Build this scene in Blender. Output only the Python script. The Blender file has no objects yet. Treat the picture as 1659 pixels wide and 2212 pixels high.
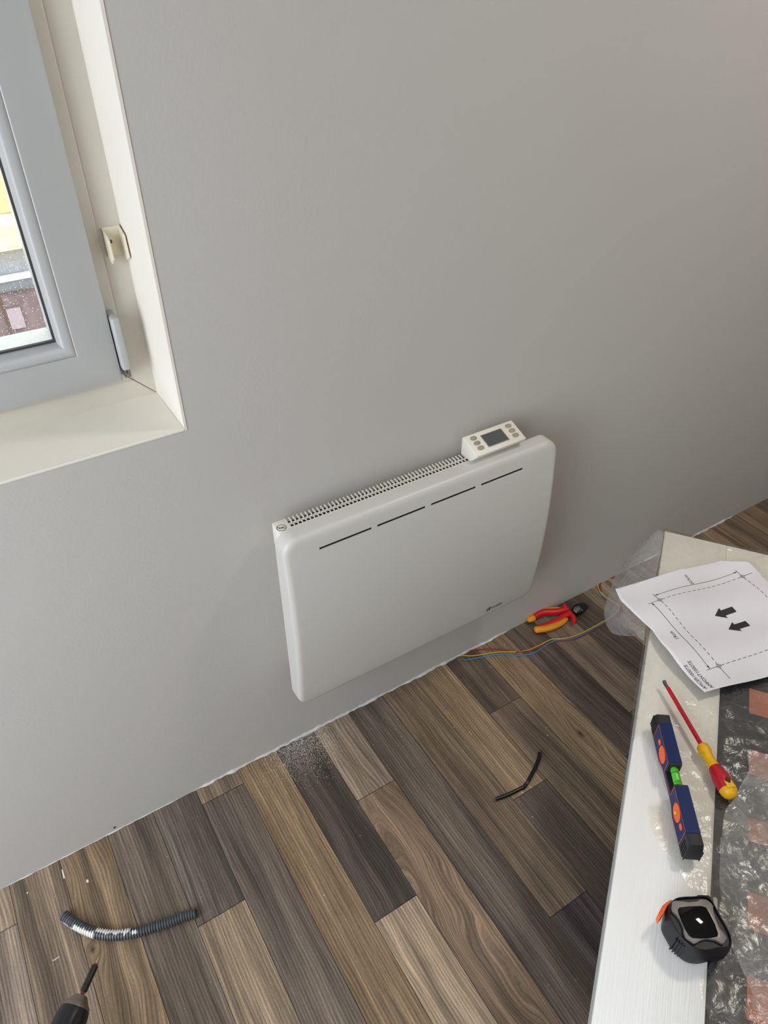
import bpy, bmesh, math, random
from mathutils import Vector, Matrix, noise
random.seed(7)
S = bpy.context.scene
C = S.collection
PI = math.pi
# ------------------------------------------------------------ camera
F_PX = 1564.8
H = 1.45
R_RIGHT = Vector((0.8488390666552942, -0.528639235718588, 0.0035773423985333754))
R_UP = Vector((0.3288975982144588, 0.5333864244974021, 0.7793107801452752))
R_FWD = Vector((0.41388236107441145, 0.6603328559300562, -0.62662740968675))
cam_d = bpy.data.cameras.new('camera'); cam = bpy.data.objects.new('camera', cam_d); C.objects.link(cam)
cam_d.sensor_fit = 'HORIZONTAL'; cam_d.sensor_width = 36; cam_d.lens = F_PX / 1659 * 36
cam_d.clip_start = 0.02; cam_d.clip_end = 200
m = Matrix((R_RIGHT, R_UP, -R_FWD)).transposed().to_4x4(); m.translation = (0, 0, H)
cam.matrix_world = m
S.camera = cam
# ------------------------------------------------------------ look and light
S.view_settings.view_transform = 'Standard'
try: S.view_settings.look = 'None'
except Exception: pass
S.view_settings.gamma = 1; S.view_settings.use_curve_mapping = False
S.view_settings.exposure = 0.0
S.cycles.use_denoising = True
S.cycles.max_bounces = 10; S.cycles.diffuse_bounces = 5; S.cycles.transparent_max_bounces = 16
W = bpy.data.worlds.new('world'); S.world = W; W.use_nodes = True
bg = W.node_tree.nodes['Background']; bg.inputs[0].default_value = (0.90, 0.95, 1.0, 1); bg.inputs[1].default_value = 4.0
YW = 0.928
ROOM = (-1.55, 3.1, -2.3, YW, 2.5)          # x0 x1 y0 y1 height

def area(name, loc, direction, sx, sy, power, col):
    l = bpy.data.lights.new(name, 'AREA'); l.shape = 'RECTANGLE'; l.size = sx; l.size_y = sy
    l.energy = power; l.color = col
    o = bpy.data.objects.new(name, l); C.objects.link(o); o.location = loc
    o.rotation_euler = Vector(direction).to_track_quat('-Z', 'Y').to_euler()
    return o
# area lamps added just inside the left wall, standing in for daylight
area('left_fill_light', (-1.50, -0.25, 1.62), (1, 0.02, -0.75), 1.4, 1.3, 35, (0.90, 0.96, 1.04))
area('left_fill_light_low', (-1.50, 0.05, 0.85), (1, 0.10, 0), 1.1, 1.1, 23, (0.90, 0.955, 1.04))
# the room's ceiling lamp, a wide warm diffuser
area('ceiling_lamp_light', (1.62, 0.30, 2.44), (0, 0, -1), 0.26, 0.26, 12.5, (1.0, 0.92, 0.82))
sun = bpy.data.lights.new('sun', 'SUN'); sun.energy = 1.2; sun.angle = 0.02; sun.color = (1, .93, .82)
so = bpy.data.objects.new('sun', sun); C.objects.link(so)
so.rotation_euler = Vector((0.25, 1.0, -1.1)).to_track_quat('-Z', 'Y').to_euler()

# ------------------------------------------------------------ helpers
def ray(u, v):
    a = (u - 829.5) / F_PX; b = -(v - 1106.0) / F_PX
    return R_RIGHT * a + R_UP * b + R_FWD
def on_z(u, v, z):
    d = ray(u, v); t = (z - H) / d.z
    return Vector((d.x * t, d.y * t, z))
def on_y(u, v, y):
    d = ray(u, v); t = y / d.y
    return Vector((d.x * t, y, H + d.z * t))

def lin(c):
    return tuple(((x / 255) / 12.92 if x / 255 <= .04045 else ((x / 255 + .055) / 1.055) ** 2.4) for x in c)

MATS = {}
def mat(name, col, rough=.5, metal=0, noise_amt=.06, noise_scale=30, bump=0, bump_scale=80, coat=0, spec=.5, trans=0, stretch=None):
    if name in MATS: return MATS[name]
    M = bpy.data.materials.new(name); M.use_nodes = True
    nt = M.node_tree; N = nt.nodes; L = nt.links; b = N['Principled BSDF']
    b.inputs['Roughness'].default_value = rough; b.inputs['Metallic'].default_value = metal
    b.inputs['Coat Weight'].default_value = coat; b.inputs['Specular IOR Level'].default_value = spec
    b.inputs['Transmission Weight'].default_value = trans
    tc = N.new('ShaderNodeTexCoord'); mp = N.new('ShaderNodeMapping'); L.new(tc.outputs['Object'], mp.inputs[0])
    if stretch: mp.inputs['Scale'].default_value = stretch
    n = N.new('ShaderNodeTexNoise'); n.inputs['Scale'].default_value = noise_scale; n.inputs['Detail'].default_value = 4
    L.new(mp.outputs[0], n.inputs[0])
    r = N.new('ShaderNodeValToRGB'); c = lin(col)
    lo = tuple(x * (1 - noise_amt) for x in c) + (1,); hi = tuple(min(1, x * (1 + noise_amt)) for x in c) + (1,)
    r.color_ramp.elements[0].position = .3; r.color_ramp.elements[0].color = lo
    r.color_ramp.elements[1].position = .7; r.color_ramp.elements[1].color = hi
    L.new(n.outputs[0], r.inputs[0]); L.new(r.outputs[0], b.inputs['Base Color'])
    if bump:
        n2 = N.new('ShaderNodeTexNoise'); n2.inputs['Scale'].default_value = bump_scale; n2.inputs['Detail'].default_value = 5
        L.new(mp.outputs[0], n2.inputs[0])
        bp = N.new('ShaderNodeBump'); bp.inputs['Strength'].default_value = bump; bp.inputs['Distance'].default_value = .002
        L.new(n2.outputs[0], bp.inputs['Height']); L.new(bp.outputs[0], b.inputs['Normal'])
    MATS[name] = M
    return M

def obj(name, bm, m, parent=None, smooth=35, local=None):
    me = bpy.data.meshes.new(name)
    bmesh.ops.recalc_face_normals(bm, faces=bm.faces)
    bm.to_mesh(me); bm.free()
    if smooth:
        for p in me.polygons: p.use_smooth = True
        me.set_sharp_from_angle(angle=math.radians(smooth))
    ms = m if isinstance(m, (list, tuple)) else [m]
    for k in ms: me.materials.append(k)
    o = bpy.data.objects.new(name, me); C.objects.link(o)
    if parent: o.parent = parent
    return o
def tag(o, label, cat, group=None):
    o['label'] = label; o['category'] = cat
    if group: o['group'] = group
    return o
def thing(name, label, cat, loc=(0, 0, 0), mw=None, group=None):
    o = bpy.data.objects.new(name, None); C.objects.link(o); o.empty_display_size = .02
    if mw is not None: o.matrix_world = mw
    else: o.location = loc
    return tag(o, label, cat, group)
def struct(name, bm, m, parent=None, smooth=30):
    o = obj(name, bm, m, parent, smooth)
    if not parent: o['kind'] = 'structure'
    return o
def BM(): return bmesh.new()
def box(bm, x0, x1, y0, y1, z0, z1, bev=0, seg=2):
    r = bmesh.ops.create_cube(bm, size=1)
    vs = r['verts']
    for v in vs:
        v.co = Vector(((x0 + x1) / 2 + v.co.x * (x1 - x0), (y0 + y1) / 2 + v.co.y * (y1 - y0), (z0 + z1) / 2 + v.co.z * (z1 - z0)))
    if bev:
        es = list({e for v in vs for e in v.link_edges})
        bmesh.ops.bevel(bm, geom=es, offset=bev, segments=seg, profile=.5, affect='EDGES')
    return bm
def prism(bm, pts, vec, bev=0, seg=2):
    """closed outline pts (3D) extruded along vec"""
    vec = Vector(vec)
    a = [bm.verts.new(p) for p in pts]; b = [bm.verts.new(Vector(p) + vec) for p in pts]
    fs = [bm.faces.new(a), bm.faces.new(b[::-1])]
    n = len(pts)
    for i in range(n): fs.append(bm.faces.new((a[i], a[(i + 1) % n], b[(i + 1) % n], b[i])))
    bmesh.ops.recalc_face_normals(bm, faces=fs)
    if bev:
        es = [e for e in fs[0].edges] + [e for e in fs[1].edges]
        bmesh.ops.bevel(bm, geom=es, offset=bev, segments=seg, profile=.5, affect='EDGES')
    return bm
def spline(pts, n=8, closed=False):
    P = [Vector(p) for p in pts]; out = []
    cnt = len(P) if closed else len(P) - 1
    for i in range(cnt):
        if closed: p0, p1, p2, p3 = P[i - 1], P[i], P[(i + 1) % len(P)], P[(i + 2) % len(P)]
        else: p0, p1, p2, p3 = P[max(i - 1, 0)], P[i], P[i + 1], P[min(i + 2, len(P) - 1)]
        for k in range(n):
            t = k / n
            out.append(.5 * ((2 * p1) + (p2 - p0) * t + (2 * p0 - 5 * p1 + 4 * p2 - p3) * t * t + (3 * p1 - p0 - 3 * p2 + p3) * t ** 3))
    if not closed: out.append(P[-1].copy())
    return out
def sweep(bm, path, rad, seg=12, cap=True, flat=1.0):
    """tube; rad is number or list; flat squeezes along z"""
    n = len(path); rings = []
    for i, p in enumerate(path):
        t = (path[min(i + 1, n - 1)] - path[max(i - 1, 0)]).normalized()
        s = t.cross(Vector((0, 0, 1)))
        s = s.normalized() if s.length > 1e-5 else Vector((1, 0, 0))
        u = s.cross(t)
        r = rad[i] if isinstance(rad, (list, tuple)) else rad
        rings.append([bm.verts.new(p + s * math.cos(a) * r + u * math.sin(a) * r * flat) for a in [2 * PI * k / seg for k in range(seg)]])
    for i in range(n - 1):
        for k in range(seg):
            bm.faces.new((rings[i][k], rings[i][(k + 1) % seg], rings[i + 1][(k + 1) % seg], rings[i + 1][k]))
    if cap:
        bm.faces.new(rings[0][::-1]); bm.faces.new(rings[-1])
    return rings
def lathe(bm, prof, seg=24, axis='x', org=(0, 0, 0), cap=True, mod=None):
    rings = []
    for (t, r) in prof:
        ring = []
        for k in range(seg):
            a = 2 * PI * k / seg; rr = r * (mod(t, a) if mod else 1)
            c, s = math.cos(a) * rr, math.sin(a) * rr
            co = {'x': (t, c, s), 'y': (c, t, s), 'z': (c, s, t)}[axis]
            ring.append(bm.verts.new(Vector(co) + Vector(org)))
        rings.append(ring)
    for i in range(len(rings) - 1):
        for k in range(seg): bm.faces.new((rings[i][k], rings[i][(k + 1) % seg], rings[i + 1][(k + 1) % seg], rings[i + 1][k]))
    if cap: bm.faces.new(rings[0][::-1]); bm.faces.new(rings[-1])
    return rings
def text_bm(txt, size, fn, shear=0):
    """lettering turned into faces; fn maps (x, y) on the line to a 3D point"""
    cu = bpy.data.curves.new('t', 'FONT'); cu.body = txt; cu.size = size; cu.resolution_u = 3; cu.shear = shear
    o = bpy.data.objects.new('t', cu); C.objects.link(o)
    dg = bpy.context.evaluated_depsgraph_get()
    me = bpy.data.meshes.new_from_object(o.evaluated_get(dg))
    bm = bmesh.new(); bm.from_mesh(me)
    bpy.data.objects.remove(o); bpy.data.curves.remove(cu); bpy.data.meshes.remove(me)
    w = max((v.co.x for v in bm.verts), default=0)
    for v in bm.verts: v.co = fn(v.co.x, v.co.y)
    return bm, w
def merge(dst, src):
    me = bpy.data.meshes.new('tmp'); src.to_mesh(me); src.free(); dst.from_mesh(me); bpy.data.meshes.remove(me)
def cut(bm, cutter):
    a = obj('a', bm, [], smooth=0); b = obj('b', cutter, [], smooth=0)
    md = a.modifiers.new('b', 'BOOLEAN'); md.object = b; md.operation = 'DIFFERENCE'; md.solver = 'EXACT'
    dg = bpy.context.evaluated_depsgraph_get(); me = bpy.data.meshes.new_from_object(a.evaluated_get(dg))
    out = bmesh.new(); out.from_mesh(me)
    for o in (a, b):
        d = o.data; bpy.data.objects.remove(o); bpy.data.meshes.remove(d)
    bpy.data.meshes.remove(me)
    return out

# ------------------------------------------------------------ materials of the room
def wall_mat():
    M = mat('matt_grey_wall_paint', (196, 193, 188), rough=.75, noise_amt=.012, noise_scale=2.5, bump=.12, bump_scale=180)
    return M
WALL = wall_mat()
WHITE_TRIM = mat('cream_white_reveal_paint', (238, 233, 222), rough=.55, noise_amt=.02, noise_scale=6)
PVC = mat('white_pvc', (180, 181, 180), rough=.32, noise_amt=.015, noise_scale=8)
PVC_OLD = mat('yellowed_pvc_frame', (208, 203, 190), rough=.4, noise_amt=.06, noise_scale=9)
CEIL = mat('ceiling_paint', (225, 223, 220), rough=.9)

# ------------------------------------------------------------ floor
def floor_mat():
    M = bpy.data.materials.new('dark_brown_strip_laminate'); M.use_nodes = True
    nt = M.node_tree; N = nt.nodes; L = nt.links; b = N['Principled BSDF']
    def nd(t, **k):
        x = N.new(t)
        for a, v in k.items(): setattr(x, a, v)
        return x
    def math_(op, a, c=None):
        x = nd('ShaderNodeMath', operation=op)
        for i, v in enumerate((a, c)):
            if v is None: continue
            if isinstance(v, (int, float)): x.inputs[i].default_value = v
            else: L.new(v, x.inputs[i])
        return x.outputs[0]
    tone = nd('ShaderNodeAttribute', attribute_name='tone'); off = nd('ShaderNodeAttribute', attribute_name='shift')
    geo = nd('ShaderNodeNewGeometry'); sp = nd('ShaderNodeSeparateXYZ'); L.new(geo.outputs['Position'], sp.inputs[0])
    so_ = nd('ShaderNodeSeparateColor'); L.new(off.outputs['Color'], so_.inputs[0])
    shift = math_('MULTIPLY', so_.outputs[0], 40.0)
    # slow bending of the grain
    cb = nd('ShaderNodeCombineXYZ'); L.new(math_('MULTIPLY', sp.outputs[0], 9.0), cb.inputs[0]); L.new(math_('MULTIPLY', sp.outputs[1], 2.6), cb.inputs[1]); L.new(shift, cb.inputs[2])
    nb = nd('ShaderNodeTexNoise'); nb.inputs['Scale'].default_value = 1.0; nb.inputs['Detail'].default_value = 2.0; L.new(cb.outputs[0], nb.inputs[0])
    bend = math_('MULTIPLY', math_('SUBTRACT', nb.outputs[0], .5), math_('ADD', math_('MULTIPLY', so_.outputs[1], .16), .012))
    knot_dark = None
    for (u, v, rx, ry) in ((1254, 1585, .013, .026), (200, 2052, .012, .022)):
        kc = on_z(u, v, 0)
        ddx = math_('SUBTRACT', sp.outputs[0], kc.x); ddy = math_('SUBTRACT', sp.outputs[1], kc.y)
        q = math_('ADD', math_('POWER', math_('ABSOLUTE', math_('DIVIDE', ddx, rx)), 2.0), math_('POWER', math_('ABSOLUTE', math_('DIVIDE', ddy, ry)), 2.0))
        g_ = math_('EXPONENT', math_('MULTIPLY', q, -.35))
        bend = math_('ADD', bend, math_('MULTIPLY', math_('MULTIPLY', ddx, g_), -.85))
        kd = math_('EXPONENT', math_('MULTIPLY', q, -9.0))
        knot_dark = kd if knot_dark is None else math_('ADD', knot_dark, kd)
    gx = math_('ADD', sp.outputs[0], bend)
    def grain(sx, sy, detail, rough=.6):
        c = nd('ShaderNodeCombineXYZ'); L.new(math_('MULTIPLY', gx, sx), c.inputs[0]); L.new(math_('MULTIPLY', sp.outputs[1], sy), c.inputs[1]); L.new(shift, c.inputs[2])
        n = nd('ShaderNodeTexNoise'); n.inputs['Scale'].default_value = 1.0; n.inputs['Detail'].default_value = detail; n.inputs['Roughness'].default_value = rough
        L.new(c.outputs[0], n.inputs[0]); return n.outputs[0]
    wide = grain(26, 1.1, 2); mid = grain(130, 3.5, 4); fine = grain(520, 14, 4, .7); pore = grain(300, 260, 2)
    # lines of the growth rings
    wv = math_('SINE', math_('ADD', math_('MULTIPLY', gx, 1050.0), math_('MULTIPLY', mid, 9.0)))
    def mr(x, lo, hi, a, c):
        r = nd('ShaderNodeMapRange'); L.new(x, r.inputs[0])
        for i, v in zip((1, 2, 3, 4), (lo, hi, a, c)): r.inputs[i].default_value = v
        return r.outputs[0]
    f = math_('MULTIPLY', mr(wide, .30, .70, .50, 1.50), mr(mid, .3, .7, .72, 1.28))
    f = math_('MULTIPLY', f, mr(fine, .3, .7, .62, 1.38))
    f = math_('MULTIPLY', f, mr(wv, -1, 1, .74, 1.16))
    f = math_('MULTIPLY', f, mr(pore, .3, .7, .9, 1.1))
    f = math_('MULTIPLY', f, math_('SUBTRACT', 1.0, math_('MULTIPLY', knot_dark, .75)))
    mx = nd('ShaderNodeVectorMath', operation='SCALE'); L.new(tone.outputs['Color'], mx.inputs[0]); L.new(f, mx.inputs['Scale'])
    # light fibres are yellower
    L.new(mx.outputs[0], b.inputs['Base Color'])
    L.new(mr(fine, .3, .7, .52, .38), b.inputs['Roughness'])
    b.inputs['Specular IOR Level'].default_value = .35
    bp = nd('ShaderNodeBump'); bp.inputs['Strength'].default_value = .25; bp.inputs['Distance'].default_value = .0006
    L.new(math_('ADD', fine, math_('MULTIPLY', wv, .3)), bp.inputs['Height']); L.new(bp.outputs[0], b.inputs['Normal'])
    return M
FLOOR = floor_mat()
x_seam0, dx = -0.2745, 0.0947
strips = {  # index : list of (y where the board ends, tone); first board starts at the wall
    -1: [(.846, (128, 112, 96)), (-9, (112, 99, 88))],
    0: [(-9, (116, 101, 86))], 1: [(-9, (122, 104, 82))],
    2: [(-9, (95, 84, 74))],
    3: [(.662, (86, 78, 70)), (-9, (128, 112, 93))],
    4: [(.888, (118, 103, 87)), (-9, (92, 82, 73))],
    5: [(-9, (126, 106, 82))],
    6: [(.495, (78, 70, 63)), (-9, (138, 121, 101))],
    7: [(.722, (128, 114, 99)), (-9, (106, 89, 73))],
    8: [(-9, (88, 78, 69))],
    9: [(.328, (106, 91, 75)), (-9, (72, 64, 62))],
    10: [(.548, (120, 102, 80)), (-9, (75, 66, 59))],
    11: [(.747, (96, 83, 71)), (-9, (100, 86, 72))],
    12: [(-9, (118, 99, 77))],
    13: [(.495, (80, 69, 61)), (-9, (110, 95, 80))],
    14: [(.575, (110, 95, 80)), (-9, (85, 74, 64))],
    15: [(.42, (76, 66, 57)), (-9, (110, 95, 80))],
    16: [(-9, (116, 101, 84))], 17: [(-9, (122, 106, 90))], 18: [(.8, (104, 88, 74)), (-9, (80, 70, 62))],
    19: [(-9, (120, 100, 82))], 20: [(.7, (90, 78, 66)), (-9, (112, 96, 80))], 21: [(-9, (118, 100, 80))], 22: [(-9, (100, 86, 72))], 23: [(-9, (118, 100, 80))]}
bm = BM(); lt = bm.loops.layers.float_color.new('tone'); ls = bm.loops.layers.float_color.new('shift')
base_tone = lin((20, 17, 15))
def quad(x0, x1, y0, y1, z, tone, sh):
    f = bm.faces.new([bm.verts.new(p) for p in ((x0, y0, z), (x1, y0, z), (x1, y1, z), (x0, y1, z))])
    for l in f.loops: l[lt] = tuple(tone) + (1,); l[ls] = tuple(sh) + (1,)
quad(ROOM[0] - .1, ROOM[1] + .1, ROOM[2] - .1, ROOM[3] + .02, -.0012, base_tone, (0, 0, 0))
rnd = random.Random(3)
i0 = int((ROOM[0] - x_seam0) / dx) - 1; i1 = int((ROOM[1] - x_seam0) / dx) + 1
FT = 1.4
for i in range(i0, i1 + 1):
    x0 = x_seam0 + i * dx; x1 = x0 + dx
    segs = strips.get(i)
    if not segs:
        segs = []; y = rnd.uniform(.2, .9)
        while y > ROOM[2]: segs.append((y, rnd.choice([(128, 112, 96), (95, 84, 74), (78, 70, 63), (122, 104, 82), (106, 91, 75)]))); y -= rnd.uniform(.7, 1.2)
        segs.append((-9, (100, 86, 72)))
    # boards longer than 1.3 m end somewhere behind the camera's view
    ytop = ROOM[3] + .01
    for (ye, tn) in segs:
        yb = max(ye, ROOM[2] - .1)
        if yb >= ytop: continue
        t = [c * FT for c in lin(tn)]
        wav = .9 if (i == 7 and ye < 0) else (.5 if i in (1, 12) else rnd.choice((0, .05, .15, .3)))
        quad(x0 + .0005, x1 - .0005, yb + .0006, ytop - .0006, 0, t, (rnd.random(), wav, 0))
        ytop = yb
bmesh.ops.recalc_face_normals(bm, faces=bm.faces)
for f in bm.faces:
    if f.normal.z < 0: f.normal_flip()
me = bpy.data.meshes.new('floor'); bm.to_mesh(me); bm.free(); me.materials.append(FLOOR)
fl = bpy.data.objects.new('floor', me); C.objects.link(fl); fl['kind'] = 'structure'

# ------------------------------------------------------------ walls, ceiling
WX0, WX1, WZ0, WZ1 = -1.02, .236, .872, 2.12      # window opening in the front wall
x0, x1, y0, y1, hh = ROOM
bm = BM(); T = .26
box(bm, x0 - .2, WX0, YW, YW + T, -.05, hh); box(bm, WX1, x1 + .2, YW, YW + T, -.05, hh)
box(bm, WX0, WX1, YW, YW + T, -.05, WZ0); box(bm, WX0, WX1, YW, YW + T, WZ1, hh)
struct('wall_front', bm, WALL, smooth=0)
bm = BM(); oy0, oy1, oz0, oz1 = -.98, .62, .28, 2.28
box(bm, x0 - .2, x0, y0 - .2, oy0, -.05, hh); box(bm, x0 - .2, x0, oy1, y1, -.05, hh)
box(bm, x0 - .2, x0, oy0, oy1, -.05, oz0); box(bm, x0 - .2, x0, oy0, oy1, oz1, hh)
struct('wall_left', bm, WALL, smooth=0)
bm = BM(); bx0, bx1, bz1 = -.6, .8, 2.2
box(bm, x0, bx0, y0 - .2, y0, -.05, hh); box(bm, bx1, x1, y0 - .2, y0, -.05, hh); box(bm, bx0, bx1, y0 - .2, y0, bz1, hh)
struct('wall_back', bm, WALL, smooth=0)
bm = BM(); box(bm, x1, x1 + .2, y0 - .2, y1, -.05, hh); struct('wall_right', bm, WALL, smooth=0)
bm = BM(); box(bm, x0 - .2, x1 + .2, y0 - .2, y1 + T, hh, hh + .2); struct('ceiling', bm, CEIL, smooth=0)
# window reveal lining in cream white, thin board on the sill and the side
bm = BM(); e = .003; D = .125
prism(bm, [(WX1 - e, YW - .0008, WZ0 - .001), (WX1 + .0008, YW - .0008, WZ0 - .001), (WX1 + .0008, YW + D + .03, WZ0), (WX1 - e, YW + D + .03, WZ0)], (0, 0, WZ1 - WZ0))
struct('trim_1', bm, WHITE_TRIM, smooth=0)
bm = BM()
box(bm, WX0, WX1 - e, YW - .0012, YW + D + .03, WZ0 - .0012, WZ0 + e, .0008, 1)
struct('trim_2', bm, WHITE_TRIM, smooth=0)
# irregular white paint and filler bead where the wall meets the floor
def caulk(name, xa, xb, hmax, seed, m):
    bm = BM(); n = int((xb - xa) / .004); prev = None
    for i in range(n + 1):
        x = xa + (xb - xa) * i / n; k = noise.noise(Vector((x * 22, seed, 0))) * .5 + noise.noise(Vector((x * 90, seed, 3))) * .35 + .55
        fade = min(1, i / 12, (n - i) / 12); hgt = max(.0006, hmax * k * fade); dd = max(.0004, hmax * .55 * (noise.noise(Vector((x * 60, seed, 9))) * .6 + .55) * fade)
        cur = [bm.verts.new(p) for p in ((x, YW + .001, hgt), (x, YW - dd * .45, hgt * .7), (x, YW - dd, .0006), (x, YW + .001, -.001))]
        if prev:
            for a in range(3): bm.faces.new((prev[a], prev[a + 1], cur[a + 1], cur[a]))
        prev = cur
    return struct(name, bm, m)
FILL = mat('white_filler', (214, 212, 208), rough=.8, noise_amt=.1, noise_scale=60, bump=.4)
caulk('trim_3', .09, .98, .011, 1.3, FILL)
caulk('trim_4', -.30, .09, .004, 5.3, FILL)
caulk('trim_5', 1.45, 1.9, .010, 8.3, FILL)

# ------------------------------------------------------------ window
win = bpy.data.objects.new('window_1', None); C.objects.link(win); win['kind'] = 'structure'
win.location = ((WX0 + WX1) / 2, YW + D, WZ0)
def wpart(name, bm, m, parent=win, smooth=30):
    o = obj(name, bm, m, None, smooth); p = parent
    o.parent = p; o.matrix_parent_inverse = Matrix.Translation((-win.location.x, -win.location.y, -win.location.z)) if p is win else Matrix.Identity(4)
    return o
yf = YW + D
def ring_frame(bm, xa, xb, za, zb, w, ya, yb, prof=None):
    """mitred frame: cross section list of (inset, y); outer (0,ya) ... """
    prof = prof or [(0, yb), (0, ya), (w, ya), (w, yb)]
    loops = []
    for (ins, y) in prof:
        loops.append([bm.verts.new(p) for p in ((xa + ins, y, za + ins), (xb - ins, y, za + ins), (xb - ins, y, zb - ins), (xa + ins, y, zb - ins))])
    for a in range(len(loops)):
        A = loops[a]; B = loops[(a + 1) % len(loops)]
        for k in range(4): bm.faces.new((A[k], A[(k + 1) % 4], B[(k + 1) % 4], B[k]))
zc = WZ0 + e
fx1, fz1 = WX1 - e, WZ1
bm = BM(); ring_frame(bm, WX0, fx1, zc, fz1, .07, yf, yf + .06, [(0, yf + .06), (0, yf), (.030, yf), (.032, yf + .001), (.034, yf), (.068, yf), (.068, yf + .06)])
wpart('frame', bm, PVC_OLD)
# corner joint line in the fixed frame
for sash_i, (sa, sb) in enumerate(((-.395, .1825), (-.965, -.400))):
    sz0, sz1 = .921, 2.07; ys = YW + .10
    sash = None
    bm = BM(); w = .0545
    ring_frame(bm, sa, sb, sz0, sz1, w, ys, ys + .06, [(0, ys + .02), (0, ys + .003), (.0008, ys + .001), (.003, ys), (w - .0015, ys), (w, ys + .0012), (w, ys + .05), (0.004, ys + .05)])
    sash = wpart('sash', bm, PVC)
    bm = BM()
    pr = [(w, ys + .0015), (w + .001, ys + .0006), (w + .006, ys + .0012), (w + .012, ys + .0045), (w + .016, ys + .009), (w + .0185, ys + .0145), (w + .019, ys + .024), (w, ys + .024)]
    ring_frame(bm, sa, sb, sz0, sz1, w, ys, ys, pr); wpart('glazing_bead', bm, PVC, smooth=50)
    bm = BM(); ring_frame(bm, sa + w + .0188, sb - w - .0188, sz0 + w + .0188, sz1 - w - .0188, .003, ys + .0205, ys + .026)
    wpart('gasket', bm, mat('dark_grey_gasket', (62, 64, 68), rough=.6))
    # outer white frame lip seen through the pane
    bm = BM(); ring_frame(bm, sa + w + .010, sb - w - .010, sz0 + w + .010, sz1 - w - .010, .0092, ys + .030, ys + .078); wpart('outer_lip', bm, PVC)
    bm = BM(); box(bm, sa + w + .015, sb - w - .015, ys + .0245, ys + .0285, sz0 + w + .015, sz1 - w - .015)
    g = bpy.data.materials.get('dusty_window_glass')
    if not g:
        g = bpy.data.materials.new('dusty_window_glass'); g.use_nodes = True
        N = g.node_tree.nodes; L = g.node_tree.links; N.remove(N['Principled BSDF']); out = N['Material Output']
        tr = N.new('ShaderNodeBsdfTransparent'); tr.inputs[0].default_value = (.93, .96, .96, 1)
        gl = N.new('ShaderNodeBsdfGlossy'); gl.inputs['Roughness'].default_value = .02
        fr = N.new('ShaderNodeFresnel'); fr.inputs[0].default_value = 1.45
        m1 = N.new('ShaderNodeMixShader'); L.new(fr.outputs[0], m1.inputs[0]); L.new(tr.outputs[0], m1.inputs[1]); L.new(gl.outputs[0], m1.inputs[2])
        df = N.new('ShaderNodeBsdfTranslucent'); df.inputs[0].default_value = (1, .98, .95, 1)
        tc = N.new('ShaderNodeTexCoord'); vo = N.new('ShaderNodeTexVoronoi'); vo.inputs['Scale'].default_value = 520; L.new(tc.outputs['Object'], vo.inputs['Vector'])
        wn = N.new('ShaderNodeMath'); wn.operation = 'LESS_THAN'; wn.inputs[1].default_value = .22; L.new(vo.outputs['Distance'], wn.inputs[0])
        sp2 = N.new('ShaderNodeSeparateColor'); L.new(vo.outputs['Color'], sp2.inputs[0])
        w2 = N.new('ShaderNodeMath'); w2.operation = 'GREATER_THAN'; w2.inputs[1].default_value = .80; L.new(sp2.outputs[0], w2.inputs[0])
        mu = N.new('ShaderNodeMath'); mu.operation = 'MULTIPLY'; L.new(wn.outputs[0], mu.inputs[0]); L.new(w2.outputs[0], mu.inputs[1])
        m2 = N.new('ShaderNodeMixShader'); L.new(mu.outputs[0], m2.inputs[0]); L.new(m1.outputs[0], m2.inputs[1]); L.new(df.outputs[0], m2.inputs[2])
        L.new(m2.outputs[0], out.inputs[0])
    wpart('pane', bm, g, smooth=0)
# hinge cover with its pin at the lower right of the sash
p_t = on_y(246, 685, ys - .004); p_b = on_y(272, 798, ys - .004)
bm = BM(); box(bm, .184, .196, ys - .010, yf + .001, p_b.z, p_t.z, .0035, 3)
hg = wpart('hinge_cover', bm, PVC)
bm = BM(); box(bm, .1855, .189, ys - .006, yf, p_b.z - .012, p_b.z + .001); box(bm, .191, .195, ys - .006, yf, p_b.z - .013, p_b.z + .001, .0008, 1)
wpart('hinge_pin', bm, mat('steel', (150, 150, 150), rough=.3, metal=1))
# U-shaped clip screwed to the frame
cz = on_y(258, 527, yf - .01); cx = on_y(258, 530, yf).x
CLIP = mat('painted_ivory_clip', (226, 218, 196), rough=.5, noise_amt=.06, noise_scale=40, bump=.4)
zt, zb = cz.z + .022, cz.z - .016
xr = WX1 - e - .0050; xl = xr - .0215
bm = BM(); prism(bm, [(xl, yf, zt - .001), (xl, yf - .026, zt - .010), (xl, yf - .028, zb + .002), (xl, yf - .018, zb - .006), (xl, yf, zb)], (.0028, 0, 0), .0006, 1)
prism(bm, [(xr, yf, zt + .001), (xr, yf - .024, zt - .007), (xr, yf - .027, zb + .001), (xr, yf - .016, zb - .005), (xr, yf, zb)], (.0028, 0, 0), .0006, 1)
box(bm, xl, xr + .0028, yf - .003, yf + .0005, zb, zt)
wpart('shutter_clip', bm, CLIP)
bm = BM(); lathe(bm, [(yf - .0045, .0022), (yf - .003, .0026)], 12, 'y', ((xl + xr) / 2 - .003, 0, (zt + zb) / 2)); wpart('screw', bm, mat('dark_steel', (90, 88, 84), rough=.4, metal=1))
# stain lines: joint of the fixed frame at the corner
bm = BM()
a = Vector((.1865, yf - .0004, zc + .047)); b_ = Vector((fx1 - .002, yf - .0004, zc + .0015))
d = (b_ - a).normalized(); nrm = Vector((d.z, 0, -d.x)) * .0007
prism(bm, [a - nrm, b_ - nrm, b_ + nrm, a + nrm], (0, .0006, 0)); wpart('mitre_joint', bm, mat('grimy_joint', (140, 118, 92), rough=.8), smooth=0)

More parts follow.
